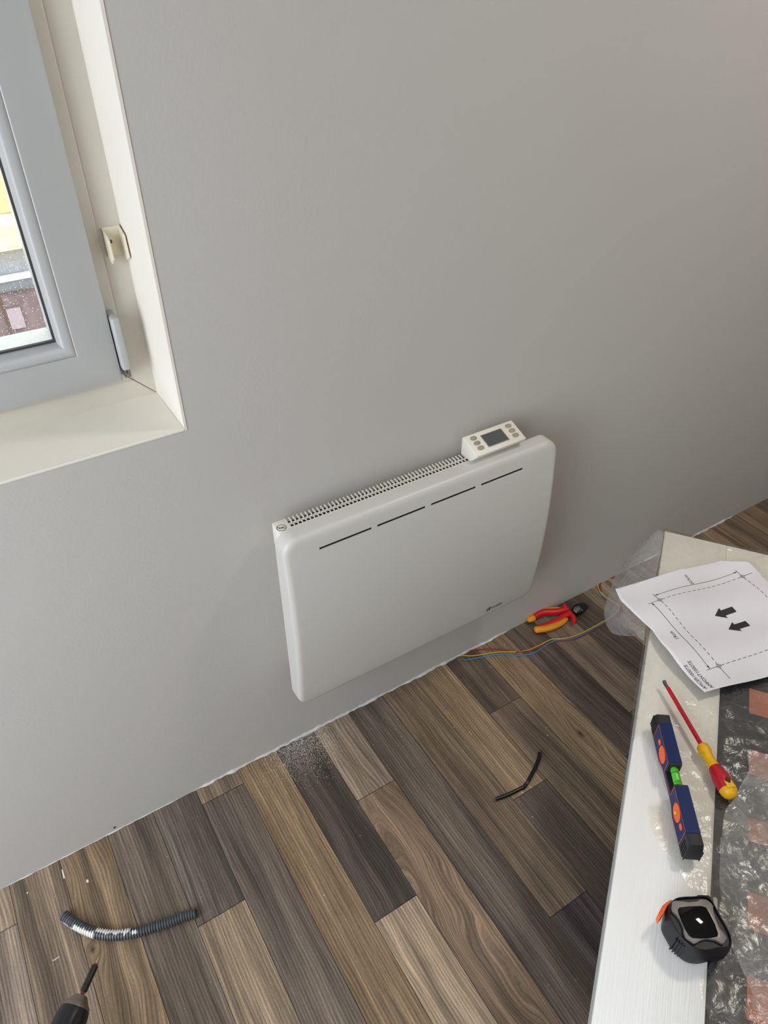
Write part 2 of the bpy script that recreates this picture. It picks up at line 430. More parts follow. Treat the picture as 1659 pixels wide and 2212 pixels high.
# unseen window_2 and door_1, both closed off (behind and left of the camera)
w2 = bpy.data.objects.new('window_2', None); C.objects.link(w2); w2['kind'] = 'structure'; w2.location = (x0 - .1, 0, oz0)
bm = BM()
for (a1, a2, c1, c2) in ((oy0, oy0 + .07, oz0, oz1), (oy1 - .07, oy1, oz0, oz1), (oy0, oy1, oz0, oz0 + .07), (oy0, oy1, oz1 - .07, oz1), ((oy0 + oy1) / 2 - .05, (oy0 + oy1) / 2 + .05, oz0, oz1)):
    box(bm, x0 - .13, x0 - .07, a1, a2, c1, c2)
o = obj('frame', bm, PVC, None, 0); o.parent = w2; o.matrix_parent_inverse = Matrix.Translation(-w2.location)
LIGHT_BLOCK = mat('white_light_block', (222, 220, 214), rough=.8)  # opaque panels added in both openings to keep the outdoor light out
bm = BM(); box(bm, x0 - .19, x0 - .15, oy0, oy1, oz0, oz1); o = obj('light_block', bm, LIGHT_BLOCK, None, 0); o.parent = w2; o.matrix_parent_inverse = Matrix.Translation(-w2.location)
d1 = bpy.data.objects.new('door_1', None); C.objects.link(d1); d1['kind'] = 'structure'; d1.location = (.1, y0 - .1, 0)
bm = BM()
for (a1, a2, c1, c2) in ((bx0, bx0 + .08, 0, bz1), (bx1 - .08, bx1, 0, bz1), (bx0, bx1, 0, .1), (bx0, bx1, bz1 - .08, bz1), (.05, .15, 0, bz1)):
    box(bm, a1, a2, y0 - .13, y0 - .07, c1, c2)
o = obj('frame', bm, PVC, None, 0); o.parent = d1; o.matrix_parent_inverse = Matrix.Translation(-d1.location)
bm = BM(); box(bm, bx0, bx1, y0 - .19, y0 - .15, 0, bz1); o = obj('light_block', bm, LIGHT_BLOCK, None, 0); o.parent = d1; o.matrix_parent_inverse = Matrix.Translation(-d1.location)

# ------------------------------------------------------------ electric heater
HW = mat('heater_white_enamel', (208, 206, 200), rough=.38, noise_amt=.006, noise_scale=5)
HBODY = mat('heater_white_body', (232, 228, 216), rough=.45, noise_amt=.006, noise_scale=5)
SLOT_SHADE = mat('black_slot_shade', (10, 10, 10), rough=.9)
PX0, PX1, PZ0, PZ1 = .3320, .940, .223, .6615
heat = thing('electric_heater', 'white wall-mounted electric panel heater with slotted front and control unit on top', 'heater', ((PX0 + PX1) / 2, YW, PZ0))
hinv = Matrix.Translation(-Vector(heat.location))
def hpart(name, bm, m, parent=None, smooth=35):
    o = obj(name, bm, m, None, smooth)
    if parent is None: o.parent = heat; o.matrix_parent_inverse = hinv
    else: o.parent = parent          # parent sits at identity inside heat
    return o
def rrect(xa, xb, za, zb, r, n=8):
    out = []
    for (cx_, cz_, a0) in ((xb - r, zb - r, 0), (xa + r, zb - r, 90), (xa + r, za + r, 180), (xb - r, za + r, 270)):
        for k in range(n + 1):
            a = math.radians(a0 + 90 * k / n); out.append((cx_ + r * math.cos(a), cz_ + r * math.sin(a)))
    return out
PF = .0822
def bow(z):
    t = max(0, min(1, (z - PZ0) / (PZ1 - PZ0)))
    return .016 * math.sin(PI * t) ** .8
bm = BM(); rings = []
RC = .028
for (ins, off) in ((.003, .0490), (0, .051), (0, .0725), (.0007, .0762), (.0024, .0790), (.0050, .0808), (.0080, .0818), (.0120, PF)):
    rings.append([bm.verts.new((x, YW - off, z)) for (x, z) in rrect(PX0 + ins, PX1 - ins, PZ0 + ins, PZ1 - ins, max(.010, RC - ins * .7), 10)])
for A, B in zip(rings, rings[1:]):
    n = len(A)
    for k in range(n): bm.faces.new((A[k], A[(k + 1) % n], B[(k + 1) % n], B[k]))
bm.faces.new(rings[-1]); bm.faces.new(rings[0][::-1])
bmesh.ops.recalc_face_normals(bm, faces=bm.faces)
cutter = BM(); SZ = .621
slot_x = []
for (ua, va, ub, vb) in ((690, 1187, 803, 1141), (815, 1137, 919, 1096), (931, 1091, 1028, 1052), (1039, 1048, 1130, 1010)):
    a = on_y(ua, va, YW - .087); b = on_y(ub, vb, YW - .087); slot_x.append((a.x, b.x))
slot_z = on_y(690, 1186, YW - .0875).z
for (a, b) in slot_x: box(cutter, a, b, YW - .1, YW - .058, slot_z - .0026, slot_z + .0026)
bm = cut(bm, cutter)
k = 1
while k < 26:
    z = PZ0 + (PZ1 - PZ0) * k / 26
    bmesh.ops.bisect_plane(bm, geom=bm.verts[:] + bm.edges[:] + bm.faces[:], plane_co=(0, 0, z), plane_no=(0, 0, 1)); k += 1
for v in bm.verts:
    o_ = YW - v.co.y
    v.co.y -= bow(v.co.z) * max(0, min(1, (o_ - .05) / .03)) if o_ > .05 else 0
hpart('front_panel', bm, HW, smooth=25)
bm = BM()
for (a, b) in slot_x: box(bm, a + .0002, b - .0002, YW - PF - bow(slot_z) + .0016, YW - .062, slot_z - .0032, slot_z + .0032)
hpart('slot_shade', bm, SLOT_SHADE, smooth=0)  # near-flush black strips paint the shade inside the slots
# casing behind the panel
BX0, BX1, BZ0, BZ1 = .3425, .868, .262, .660
bm = BM()
box(bm, BX0 + .004, BX1 - .004, YW - .052, YW - .0465, BZ0, BZ1 - .002)              # front wall of the casing
box(bm, BX0 + .022, BX1 - .022, YW - .022, YW - .018, BZ0, BZ1 - .012)             # back sheet
box(bm, BX0, BX0 + .024, YW - .050, YW - .0205, BZ1 - .045, BZ1, .0015, 2)
box(bm, BX1 - .1145, BX1, YW - .050, YW - .0205, BZ1 - .045, BZ1, .0015, 2)
box(bm, BX0 + .022, BX0 + .026, YW - .050, YW - .0205, BZ0, BZ1 - .004); box(bm, BX1 - .026, BX1 - .022, YW - .050, YW - .0205, BZ0, BZ1 - .004)
box(bm, BX0 + .022, BX1 - .022, YW - .050, YW - .021, BZ0, BZ0 + .004)
hpart('casing', bm, HBODY)
bm = BM(); box(bm, BX0 + .024, BX1 - .1145, YW - .0455, YW - .0225, BZ0 + .01, BZ1 - .0075); hpart('grille_shade', bm, mat('grille_shade_black', (20, 19, 18), rough=.7), smooth=0)  # black block below the fins, painted as the shade inside the grille
# wall brackets
for bx_ in (.42, .82):
    bm = BM(); box(bm, bx_, bx_ + .03, YW - .019, YW, .30, .60, .001, 1); hpart('wall_bracket', bm, HBODY)
gx0, gx1 = BX0 + .024, BX1 - .1145
bm = BM()
box(bm, gx0, gx1, YW - .052, YW - .0465, BZ1 - .002, BZ1)
box(bm, gx0, gx1, YW - .0385, YW - .0355, BZ1 - .003, BZ1)
nf = 50; pitch = (gx1 - gx0) / nf
for i in range(nf + 1):
    x = gx0 + pitch * i
    box(bm, x - .0007, x + .0007, YW - .0480, YW - .0365, BZ1 - .0025, BZ1)
    prism(bm, [(x - .0009, YW - .0365, BZ1), (x - .0009, YW - .0210, BZ1), (x - .0009, YW - .0210, BZ1 - .003), (x - .0009, YW - .0340, BZ1 - .0050), (x - .0009, YW - .0365, BZ1 - .0050)], (.0015, 0, 0))
hpart('top_grille', bm, HBODY, smooth=0)
# do-not-cover sign printed on the left of the top
sx, sy_ = on_z(608, 1140.5, BZ1).x, on_z(608, 1140.5, BZ1).y
bm = BM()
def annulus(bm, cx_, cy_, z, r0, r1, fn=None, n=28):
    A = []; B = []
    for k in range(n):
        a = 2 * PI * k / n
        pa = (cx_ + r0 * math.cos(a), cy_ + r0 * math.sin(a)); pb = (cx_ + r1 * math.cos(a), cy_ + r1 * math.sin(a))
        A.append(bm.verts.new(fn(*pa) if fn else (*pa, z))); B.append(bm.verts.new(fn(*pb) if fn else (*pb, z)))
    for k in range(n): bm.faces.new((A[k], A[(k + 1) % n], B[(k + 1) % n], B[k]))
ZS = BZ1 + .0003
annulus(bm, sx, sy_, ZS, .0075, .0086)
def flat(bm, pts): bm.faces.new([bm.verts.new(p) for p in pts])
flat(bm, [(sx - .0062, sy_ + .0042, ZS), (sx - .0055, sy_ + .0050, ZS), (sx + .0062, sy_ - .0042, ZS), (sx + .0055, sy_ - .0050, ZS)])
flat(bm, [(sx - .005, sy_ - .0005, ZS), (sx - .005, sy_ + .0012, ZS), (sx + .005, sy_ + .0012, ZS), (sx + .005, sy_ - .0005, ZS)])
for q in range(3): flat(bm, [(sx - .003 + q * .003, sy_ - .004, ZS), (sx - .0022 + q * .003, sy_ - .004, ZS), (sx - .0022 + q * .003, sy_ - .002, ZS), (sx - .003 + q * .003, sy_ - .002, ZS)])
INK = mat('black_ink', (38, 36, 34), rough=.6)
hpart('warning_symbol', bm, INK, smooth=0)
# control unit
cxa, cxb = .7445, .8640
cb_, cf_ = .0200, .0690; czb, czf = .6985, .6825
def cface(x, t, lift=0):   # t 0 back .. 1 front on the sloping lid
    y = YW - (cb_ + (cf_ - cb_) * t); z = czb + (czf - czb) * t
    return Vector((x, y - lift * .31, z + lift * .95))
bm = BM(); prof = [(cb_ - .001, BZ1 - .002), (cb_ - .001, czb - .006), (cb_, czb - .002), (cb_ + .003, czb - .001), (cf_ - .002, czf), (cf_, czf - .0015), (cf_ - .001, czf - .005), (.050, BZ1 - .002)]
prism(bm, [(cxa, YW - a, z) for a, z in prof], (cxb - cxa, 0, 0), .0018, 3)
unit = hpart('control_unit', bm, HBODY)
def sub(name, bm, m, smooth=30):
    o = obj(name, bm, m, None, smooth); o.parent = unit; return o
def lid_rect(xa, xb, ta, tb, lift, th): 
    b2 = BM(); top = [cface(xa, ta, lift), cface(xb, ta, lift), cface(xb, tb, lift), cface(xa, tb, lift)]
    prism(b2, top, (0, .3 * th, -.95 * th)); return b2
sub('screen_bezel', lid_rect(cxa + .0335, cxa + .0845, .22, .83, .0004, .001), mat('light_grey_bezel', (168, 166, 158), rough=.5), 0)
sub('screen', lid_rect(cxa + .0350, cxa + .0830, .245, .80, .0008, .001), mat('grey_lcd', (84, 88, 84), rough=.18, noise_amt=.02), 0)
BTN = mat('beige_rubber_button', (158, 150, 132), rough=.6)
SYM = mat('pale_button_symbol', (196, 190, 172), rough=.6)
for side, bx_ in ((0, cxa + .0175), (1, cxb - .0170)):
    for q in range(3):
        t = .24 + q * .245; b2 = BM()
        pts = []
        for k in range(24):
            a = 2 * PI * k / 24; c_, s_ = math.cos(a), math.sin(a)
            pts.append(cface(bx_ + math.copysign(abs(c_) ** .75, c_) * .0072, t + math.copysign(abs(s_) ** .85, s_) * .095, .0008))
        prism(b2, pts, (0, .0003, -.0012), .0003, 2)
        bt = sub('button', b2, BTN)
        b3 = BM()
        fnl = lambda x, y: cface(x, y, .0011)
        g3 = [BM() for _ in range(0)]
        def stroke(p, q2, w=.0005):
            p = Vector(p); q2 = Vector(q2); d_ = (q2 - p).normalized(); n_ = Vector((-d_.y, d_.x)) * w
            b3.faces.new([b3.verts.new(cface(bx_ + a.x, t - a.y / .0515, .0011)) for a in (p - n_, q2 - n_, q2 + n_, p + n_)])
        if side == 0 and q == 0: stroke((-.003, -.001), (0, .002)); stroke((0, .002), (.003, -.001))
        elif side == 0 and q == 2: stroke((-.003, .001), (0, -.002)); stroke((0, -.002), (.003, .001))
        elif q == 1:
            for a in range(10): stroke((.0024 * math.cos(a * .628), .0024 * math.sin(a * .628)), (.0024 * math.cos(a * .628 + .628), .0024 * math.sin(a * .628 + .628)), .0003)
            stroke((0, 0), (0, .0018), .0003)
        elif q == 0: stroke((0, -.0005), (0, .0022)); stroke((-.002, -.0018), (.002, -.0018)); stroke((-.0024, 0), (-.0015, .0015), .0003)
        else: stroke((-.003, -.001), (-.003, .0015), .0003); stroke((-.001, -.0015), (-.001, .0015), .0003); stroke((.001, -.001), (.003, .0015), .0003); stroke((.003, -.001), (.001, .0015), .0003)
        so3 = obj('button_symbol', b3, SYM, None, 0); C.objects.unlink(so3); C.objects.link(so3)
        so3.parent = unit
# maker's lettering on the front: a ring with a slanted A, then msta
lp0 = on_y(1053, 1321, YW - .09); lp1 = on_y(1087, 1306, YW - .09)
def on_panel(x, z): return Vector((x, YW - PF - bow(z) - .0005, z))
bm = BM(); lw = .043; lx = lp0.x; lz = on_y(1070, 1312, YW - .09).z - .004
rr = .0062; ccx, ccz = lx + rr, lz + .0052
annulus(bm, 0, 0, 0, .0050, .0066, lambda a, b: on_panel(ccx + a + b * .12, ccz + b))
for (p, q2) in (((-.004, -.005), (.0012, .004)), ((.0012, .004), (.0022, -.0052)), ((-.002, -.0015), (.002, -.0015))):
    p = Vector(p); q2 = Vector(q2); d_ = (q2 - p).normalized(); n_ = Vector((-d_.y, d_.x)) * .0008
    bm.faces.new([bm.verts.new(on_panel(ccx + a.x, ccz + a.y)) for a in (p - n_, q2 - n_, q2 + n_, p + n_)])
tb, tw = text_bm('msta', .0145, lambda x, y: Vector((x, y, 0)), .15)
sc_ = (lw - .0145) / tw
for v in tb.verts: v.co = on_panel(lx + .0145 + v.co.x * sc_, lz + .0005 + v.co.y)
merge(bm, tb)
hpart('logo', bm, INK, smooth=0)

# ------------------------------------------------------------ low table
TZ = .40
TC = on_z(1437, 1147, TZ)                      # far left corner
TBL = on_z(1278, 2212, TZ)                     # point on its left edge near the bottom of the frame
ex = (TBL - TC).normalized()                   # along the long left edge, towards the camera
ey = Vector((-ex.y, ex.x, 0))                  # across the table, away from the left edge
if ey.dot(on_z(1659, 1300, TZ) - TC) < 0: ey = -ey
t_in = (on_z(1522, 2212, TZ) - TC).dot(ey); t_in2 = (on_z(1557, 1475, TZ) - TC).dot(ey)
RAIL = (t_in + t_in2) / 2
TL, TWD = 1.30, .78
print('RAIL', t_in, t_in2, 'corner', TC, ex, ey, 'top', (on_z(1659, 1200, TZ) - TC).dot(ex))
tmw = Matrix(((ex.x, ey.x, 0, TC.x), (ex.y, ey.y, 0, TC.y), (0, 0, 1, 0), (0, 0, 0, 1)))
if ex.cross(ey).z < 0: pass
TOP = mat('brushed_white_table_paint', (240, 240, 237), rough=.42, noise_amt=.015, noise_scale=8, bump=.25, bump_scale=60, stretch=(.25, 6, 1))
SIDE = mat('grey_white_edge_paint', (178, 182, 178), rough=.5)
table = thing('low_table', 'low white-painted wooden table with dark and terracotta squares inside its broad frame', 'table', mw=tmw)
def tpart(name, bm, m, parent=table, smooth=30):
    o = obj(name, bm, m, None, smooth); o.parent = parent; return o
TH = .030
RE = .135
bm = BM()
box(bm, 0, TL, 0, RAIL, TZ - TH, TZ, .0015, 2); tpart('frame_rail', bm, TOP)
bm = BM(); box(bm, 0, TL, TWD - RAIL, TWD, TZ - TH, TZ, .0015, 2); tpart('frame_rail', bm, TOP)
bm = BM(); box(bm, 0, RE, RAIL, TWD - RAIL, TZ - TH, TZ, .0015, 2); tpart('frame_rail', bm, TOP)
bm = BM(); box(bm, TL - RE, TL, RAIL, TWD - RAIL, TZ - TH, TZ, .0015, 2); tpart('frame_rail', bm, TOP)
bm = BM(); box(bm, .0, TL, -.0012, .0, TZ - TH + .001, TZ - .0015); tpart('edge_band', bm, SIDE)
for (lx_, ly_) in ((.06, .05), (TL - .12, .05), (.06, TWD - .11), (TL - .12, TWD - .11)):
    bm = BM(); box(bm, lx_, lx_ + .06, ly_, ly_ + .06, 0, TZ - TH, .002, 1); tpart('leg', bm, TOP)
bm = BM()
for (a1, a2, c1, c2) in ((.12, TL - .12, .07, .09), (.12, TL - .12, TWD - .09, TWD - .07), (.08, .10, .11, TWD - .11), (TL - .10, TL - .08, .11, TWD - .11)):
    box(bm, a1, a2, c1, c2, TZ - TH - .07, TZ - TH)
tpart('apron', bm, TOP, smooth=0)
TILE = mat('charcoal_inlay', (46, 46, 50), rough=.45, noise_amt=.25, noise_scale=14)
TERRA = mat('terracotta_square', (176, 112, 92), rough=.5, noise_amt=.12, noise_scale=20)
bm = BM(); box(bm, RE, TL - RE, RAIL, TWD - RAIL, TZ - TH + .004, TZ - .004); inlay = tpart('inlay_panel', bm, TILE, smooth=0)
sq = [on_z(u, v, TZ - .003) for u, v in ((1619, 1487), (1619, 1540), (1619, 1618), (1617, 1672), (1616, 1765), (1616, 1815), (1614, 1925), (1613, 2005), (1612, 2105), (1610, 2200))]
tl = [((p - TC).dot(ex), (p - TC).dot(ey)) for p in sq]
print('squares', [(round(a, 3), round(b, 3)) for a, b in tl])
SQX = []
ycol = sum(b for a, b in tl) / len(tl)
for i in range(0, 10, 2): SQX.append((tl[i][0], tl[i + 1][0]))
sqw = .075; per = SQX[1][0] - SQX[0][0]
for (a, b) in SQX + [(SQX[0][0] - per, SQX[0][1] - per), (SQX[4][0] + per, SQX[4][1] + per)]:
    y = ycol
    while y + sqw < TWD - RAIL:
        if a > RE and b < TL - RE:
            bm = BM(); box(bm, a, b, y, y + sqw, TZ - .005, TZ - .002, .0006, 1); o = obj('terracotta_square', bm, TERRA, None, 30); o.parent = inlay
        y += sqw * 2

# ------------------------------------------------------------ clear plastic film over the table
def film_mat(nm, HZ):
    M = bpy.data.materials.new(nm); M.use_nodes = True
    N = M.node_tree.nodes; L = M.node_tree.links; N.remove(N['Principled BSDF']); out = N['Material Output']
    tc = N.new('ShaderNodeTexCoord')
    def nz(s, d, dist=0):
        n = N.new('ShaderNodeTexNoise'); n.inputs['Scale'].default_value = s; n.inputs['Detail'].default_value = d; n.inputs['Distortion'].default_value = dist; L.new(tc.outputs['Object'], n.inputs[0]); return n.outputs[0]
    def ma(op, a, b=None):
        x = N.new('ShaderNodeMath'); x.operation = op
        for i, v in enumerate((a, b)):
            if v is None: continue
            if isinstance(v, (int, float)): x.inputs[i].default_value = v
            else: L.new(v, x.inputs[i])
        return x.outputs[0]
    r1 = ma('ABSOLUTE', ma('SUBTRACT', nz(14, 3, .5), .5)); r2 = ma('ABSOLUTE', ma('SUBTRACT', nz(34, 4, .6), .5))
    hgt = ma('ADD', ma('MULTIPLY', r1, -1.6), ma('MULTIPLY', r2, -.8))
    bp = N.new('ShaderNodeBump'); bp.inputs['Strength'].default_value = .7; bp.inputs['Distance'].default_value = .006; L.new(hgt, bp.inputs['Height'])
    tr = N.new('ShaderNodeBsdfTransparent'); tr.inputs[0].default_value = (1.0, .99, .945, 1)
    df = N.new('ShaderNodeBsdfDiffuse'); df.inputs[0].default_value = (.88, .91, .97, 1); L.new(bp.outputs[0], df.inputs['Normal'])
    tl_ = N.new('ShaderNodeBsdfTranslucent'); tl_.inputs[0].default_value = (.9, .9, .88, 1)
    dm = N.new('ShaderNodeMixShader'); dm.inputs[0].default_value = .5; L.new(df.outputs[0], dm.inputs[1]); L.new(tl_.outputs[0], dm.inputs[2])
    gl = N.new('ShaderNodeBsdfGlossy'); gl.inputs['Roughness'].default_value = .24; L.new(bp.outputs[0], gl.inputs['Normal'])
    rg = N.new('ShaderNodeMapRange'); L.new(ma('MINIMUM', r1, ma('MULTIPLY', r2, 1.6)), rg.inputs[0]); rg.inputs[1].default_value = 0; rg.inputs[2].default_value = .022; rg.inputs[3].default_value = HZ[1]; rg.inputs[4].default_value = HZ[0]
    m0 = N.new('ShaderNodeMixShader'); L.new(rg.outputs[0], m0.inputs[0]); L.new(tr.outputs[0], m0.inputs[1]); L.new(dm.outputs[0], m0.inputs[2])
    fr = N.new('ShaderNodeFresnel'); fr.inputs[0].default_value = 1.5; L.new(bp.outputs[0], fr.inputs['Normal'])
    fm = ma('MINIMUM', ma('MULTIPLY', fr.outputs[0], 1.2), .34)
    m1 = N.new('ShaderNodeMixShader'); L.new(fm, m1.inputs[0]); L.new(m0.outputs[0], m1.inputs[1]); L.new(gl.outputs[0], m1.inputs[2])
    L.new(m1.outputs[0], out.inputs[0]); return M
FILM = film_mat('crumpled_clear_polythene', (.02, .11)); BAG = film_mat('hazy_polythene', (.17, .32)); SOFT = film_mat('soft_milky_polythene', (.34, .42))
def inside(p, poly):
    c = False; n = len(poly)
    for i in range(n):
        a, b = poly[i], poly[i - 1]
        if (a[1] > p[1]) != (b[1] > p[1]) and p[0] < (b[0] - a[0]) * (p[1] - a[1]) / (b[1] - a[1]) + a[0]: c = not c
    return c
def edge_dist(p, poly):
    best = 9; P_ = Vector(p)
    for i in range(len(poly)):
        a, b = Vector(poly[i]), Vector(poly[i - 1]); ab = b - a
        t = max(0, min(1, (P_ - a).dot(ab) / max(1e-9, ab.length_squared))); best = min(best, (P_ - a - ab * t).length)
    return best
def tl2(p): q = p - TC; return (q.dot(ex), q.dot(ey))
def film(name, outline, hfun, label, res=.006, mt=None, th=.0):
    """sheet laid over the table; outline in table coordinates"""
    from mathutils.geometry import delaunay_2d_cdt
    xs = [p[0] for p in outline]; ys_ = [p[1] for p in outline]; rd_ = random.Random(5)
    ring = [Vector((p.x, p.y)) for p in spline([(a, b, 0) for a, b in outline], 6, True)]
    rg_ = [(p.x, p.y) for p in ring]; pts = list(ring)
    nx = int((max(xs) - min(xs)) / res) + 2; ny = int((max(ys_) - min(ys_)) / res) + 2
    for i in range(nx):
        for j in range(ny):
            p = (min(xs) + (i + rd_.uniform(-.2, .2)) * res, min(ys_) + (j + rd_.uniform(-.2, .2)) * res)
            if inside(p, rg_): pts.append(Vector(p))
    vs_, _, fs_ = delaunay_2d_cdt(pts, [(k, (k + 1) % len(ring)) for k in range(len(ring))], [], 1, 1e-6)[:3]
    bm = BM(); V = [bm.verts.new((p.x, p.y, hfun(p.x, p.y))) for p in vs_]
    for f in fs_:
        try: bm.faces.new([V[k] for k in f])
        except ValueError: pass
    for v in [v for v in bm.verts if not v.link_faces]: bm.verts.remove(v)
    o = obj(name, bm, mt or FILM, None, 180); o.matrix_world = tmw; tag(o, label, 'plastic'); return o
def ridged(x, y, s, seed): return 1 - 2 * abs(noise.noise(Vector((x * s, y * s, seed))))
def drape(x, y):
    """height of something lying over the table edge"""
    over = max(0, -y, -x, x - TL)
    return TZ - min(.33, over * 2.3) if over > .004 else TZ
def h_main(x, y):
    base = drape(x, y)
    on_rail = y < RAIL
    amp = .0034 if (on_rail and x > .25) else .006
    if not on_rail: amp = .011
    c = ridged(x, y, 9, 2.1) * .5 + ridged(x * 1.4, y * 1.4, 22, 7.7) * .3 + ridged(x, y, 50, 4.4) * .12
    if under_paper(x, y): amp = .003
    over = max(0, -y, -x)
    if over > 0: amp = .004 + min(.03, over * .3); 
    return base + .0015 + amp * max(0, c * .8 + .35)
PAPER_POLY = [tl2(on_z(u, v, TZ)) for u, v in ((1300, 1260), (1560, 1190), (1640, 1190), (1800, 1420), (1520, 1530), (1470, 1470), (1380, 1370))]
def under_paper(x, y): return inside((x, y), PAPER_POLY)
near = TL + .0
px = lambda lst: [tl2(on_z(u, v, TZ)) for u, v in lst]
out_main = px([(1436, 1140), (1428, 1160), (1420, 1205), (1410, 1260), (1401, 1315), (1394, 1365), (1388, 1410), (1377, 1475), (1368, 1540), (1364, 1598),
               (1383, 1593), (1405, 1630), (1422, 1672), (1436, 1710), (1445, 1726), (1420, 1738), (1398, 1746), (1400, 1775), (1408, 1800), (1430, 1838), (1460, 1874), (1487, 1918), (1515, 1932), (1535, 1990), (1545, 2040),
               (1535, 2080), (1515, 2110), (1512, 2150), (1525, 2190), (1530, 2260)])
out_main += [(near - .04, RAIL + .02), (near - .02, TWD - .1), (.1, TWD + .02)] + px([(1700, 1150), (1659, 1162), (1610, 1160), (1570, 1149), (1500, 1150)])
film('plastic_sheet', out_main, h_main, 'large clear crumpled plastic sheet spread over the low white table', .006)
# second, looser fold on the dark area with a free edge
out_fold = px([(1659, 1640), (1610, 1680), (1580, 1735), (1560, 1765), (1552, 1830), (1548, 1900), (1552, 1960), (1560, 2020), (1590, 2090), (1620, 2160), (1650, 2230)]) + [(near - .15, RAIL + .3), (.45, RAIL + .42)]
def h_fold(x, y):
    c = ridged(x, y, 7, 12.1) * .6 + ridged(x, y, 18, 17.7) * .35 + ridged(x, y, 45, 14.4) * .15
    ed = edge_dist((x, y), out_fold)
    return TZ + .014 + .020 * max(0, c + .2) * min(1, ed / .05)
film('plastic_bag', out_fold, h_fold, 'loose hazy plastic bag lying on the plastic sheet right of the tape measure', .006, BAG)
# ruffled hanging end of the bag beside the table
bm = BM(); nu, nv = 46, 34
TOPL = [on_z(u, v, z) for u, v, z in ((1436, 1150, .405), (1428, 1200, .408), (1418, 1255, .41), (1408, 1310, .408), (1398, 1350, .405), (1392, 1385, .403))]
BOTL = [on_z(u, v, z) for u, v, z in ((1430, 1152, .39), (1372, 1192, .33), (1334, 1238, .30), (1309, 1310, .29), (1322, 1366, .30), (1390, 1376, .37))]
TLs = spline(TOPL, 10); BLs = spline(BOTL, 10); V = []
for i in range(nv + 1):
    row = []
    for j in range(len(TLs)):
        t = i / nv; p = TLs[j].lerp(BLs[j], t)
        outw = Vector((-ey.x, -ey.y, 0))
        puff = math.sin(PI * t) * .012
        c = ridged(p.x + p.z, p.y, 12, 3.3) * .6 + ridged(p.x, p.y + p.z, 34, 8.8) * .3
        p = p + outw * (puff + c * .004) + Vector((0, 0, 1)) * (math.sin(PI * t) * .022 * math.sin(PI * min(1, (j + .5) / len(TLs) * 1.0)) ** .7 + c * .006 * math.sin(PI * t))
        row.append(bm.verts.new(p))
    V.append(row)
for i in range(nv):
    for j in range(len(TLs) - 1): bm.faces.new((V[i][j], V[i][j + 1], V[i + 1][j + 1], V[i + 1][j]))
tag(obj('plastic_bag', bm, SOFT, None, 180), 'clear plastic bag end hanging off the far left corner of the white table', 'plastic')

# ------------------------------------------------------------ template sheet
PZ = TZ + .013
A0 = on_z(1423, 1302, PZ); B0 = on_z(1603, 1247, PZ); C0 = on_z(1551, 1442, PZ)
e1 = (B0 - A0) / 20.5; e2 = (C0 - A0) / 19.0
print('paper axes', e1.length, e2.length, e1.normalized().dot(e2.normalized()))
def to_ab(u, v):
    p = on_z(u, v, PZ) - A0; det = e1.x * e2.y - e1.y * e2.x
    return ((p.x * e2.y - p.y * e2.x) / det, (e1.x * p.y - e1.y * p.x) / det)
def paper_h(a, b):
    z = .0030 * math.sin(a * .24 + b * .10 + 1.0) + .0022 * math.sin(b * .5 - a * .1 + .6) + .0015 * math.sin((a + b) * .35)
    return z
def sheet(a, b, lift=0): 
    p = A0 + e1 * a + e2 * b; return Vector((p.x, p.y, PZ + .004 + paper_h(a, b) + lift))
pol = [to_ab(u, v) for u, v in ((1329, 1273), (1556, 1212), (1615, 1218), (1700, 1300), (1800, 1420), (1520, 1501), (1497, 1476), (1460, 1437), (1427, 1395), (1408, 1363), (1370, 1329), (1341, 1299))]
bm = BM(); st = .45
amin = min(p[0] for p in pol); amax = max(p[0] for p in pol); bmin = min(p[1] for p in pol); bmax = max(p[1] for p in pol)
ol = [bm.verts.new((p[0], p[1], 0)) for p in pol]; bm.faces.new(ol)
k = amin + st
while k < amax: bmesh.ops.bisect_plane(bm, geom=bm.verts[:] + bm.edges[:] + bm.faces[:], plane_co=(k, 0, 0), plane_no=(1, 0, 0)); k += st
k = bmin + st
while k < bmax: bmesh.ops.bisect_plane(bm, geom=bm.verts[:] + bm.edges[:] + bm.faces[:], plane_co=(0, k, 0), plane_no=(0, 1, 0)); k += st
for v in bm.verts: v.co = sheet(v.co.x, v.co.y)
PAPER = mat('white_paper', (232, 230, 234), rough=.75, noise_amt=.01)
for f in bm.faces[:]: pass
paper = obj('drilling_template', bm, PAPER, None, 180)
md = paper.modifiers.new('s', 'SOLIDIFY'); md.thickness = .0002
tag(paper, 'white paper drilling template with dashed rectangle, arrows and dimensions lying on the plastic', 'paper')
bm = BM(); LF = .0006
def seg(p, q, w=.045, n=None):
    p = Vector(p); q = Vector(q); L_ = (q - p).length; n = n or max(1, int(L_ / .5)); d_ = (q - p) / L_; nn = Vector((-d_.y, d_.x)) * w
    prev = None
    for i in range(n + 1):
        c = p + d_ * L_ * i / n; cur = [bm.verts.new(sheet(c.x - nn.x, c.y - nn.y, LF)), bm.verts.new(sheet(c.x + nn.x, c.y + nn.y, LF))]
        if prev: bm.faces.new((prev[0], prev[1], cur[1], cur[0]))
        prev = cur
def dash(p, q, on=.75, gap=.5, w=.05):
    p = Vector(p); q = Vector(q); L_ = (q - p).length; d_ = (q - p) / L_; s = .5
    while s < L_ - .4: seg(p + d_ * s, p + d_ * min(L_, s + on), w); s += on + gap
def poly(pts): bm.faces.new([bm.verts.new(sheet(a, b, LF)) for a, b in pts])
def head(p, d_, s=.75):
    p = Vector(p); d_ = Vector(d_); n_ = Vector((-d_.y, d_.x)); poly([p, p - d_ * s + n_ * .2, p - d_ * s - n_ * .2])
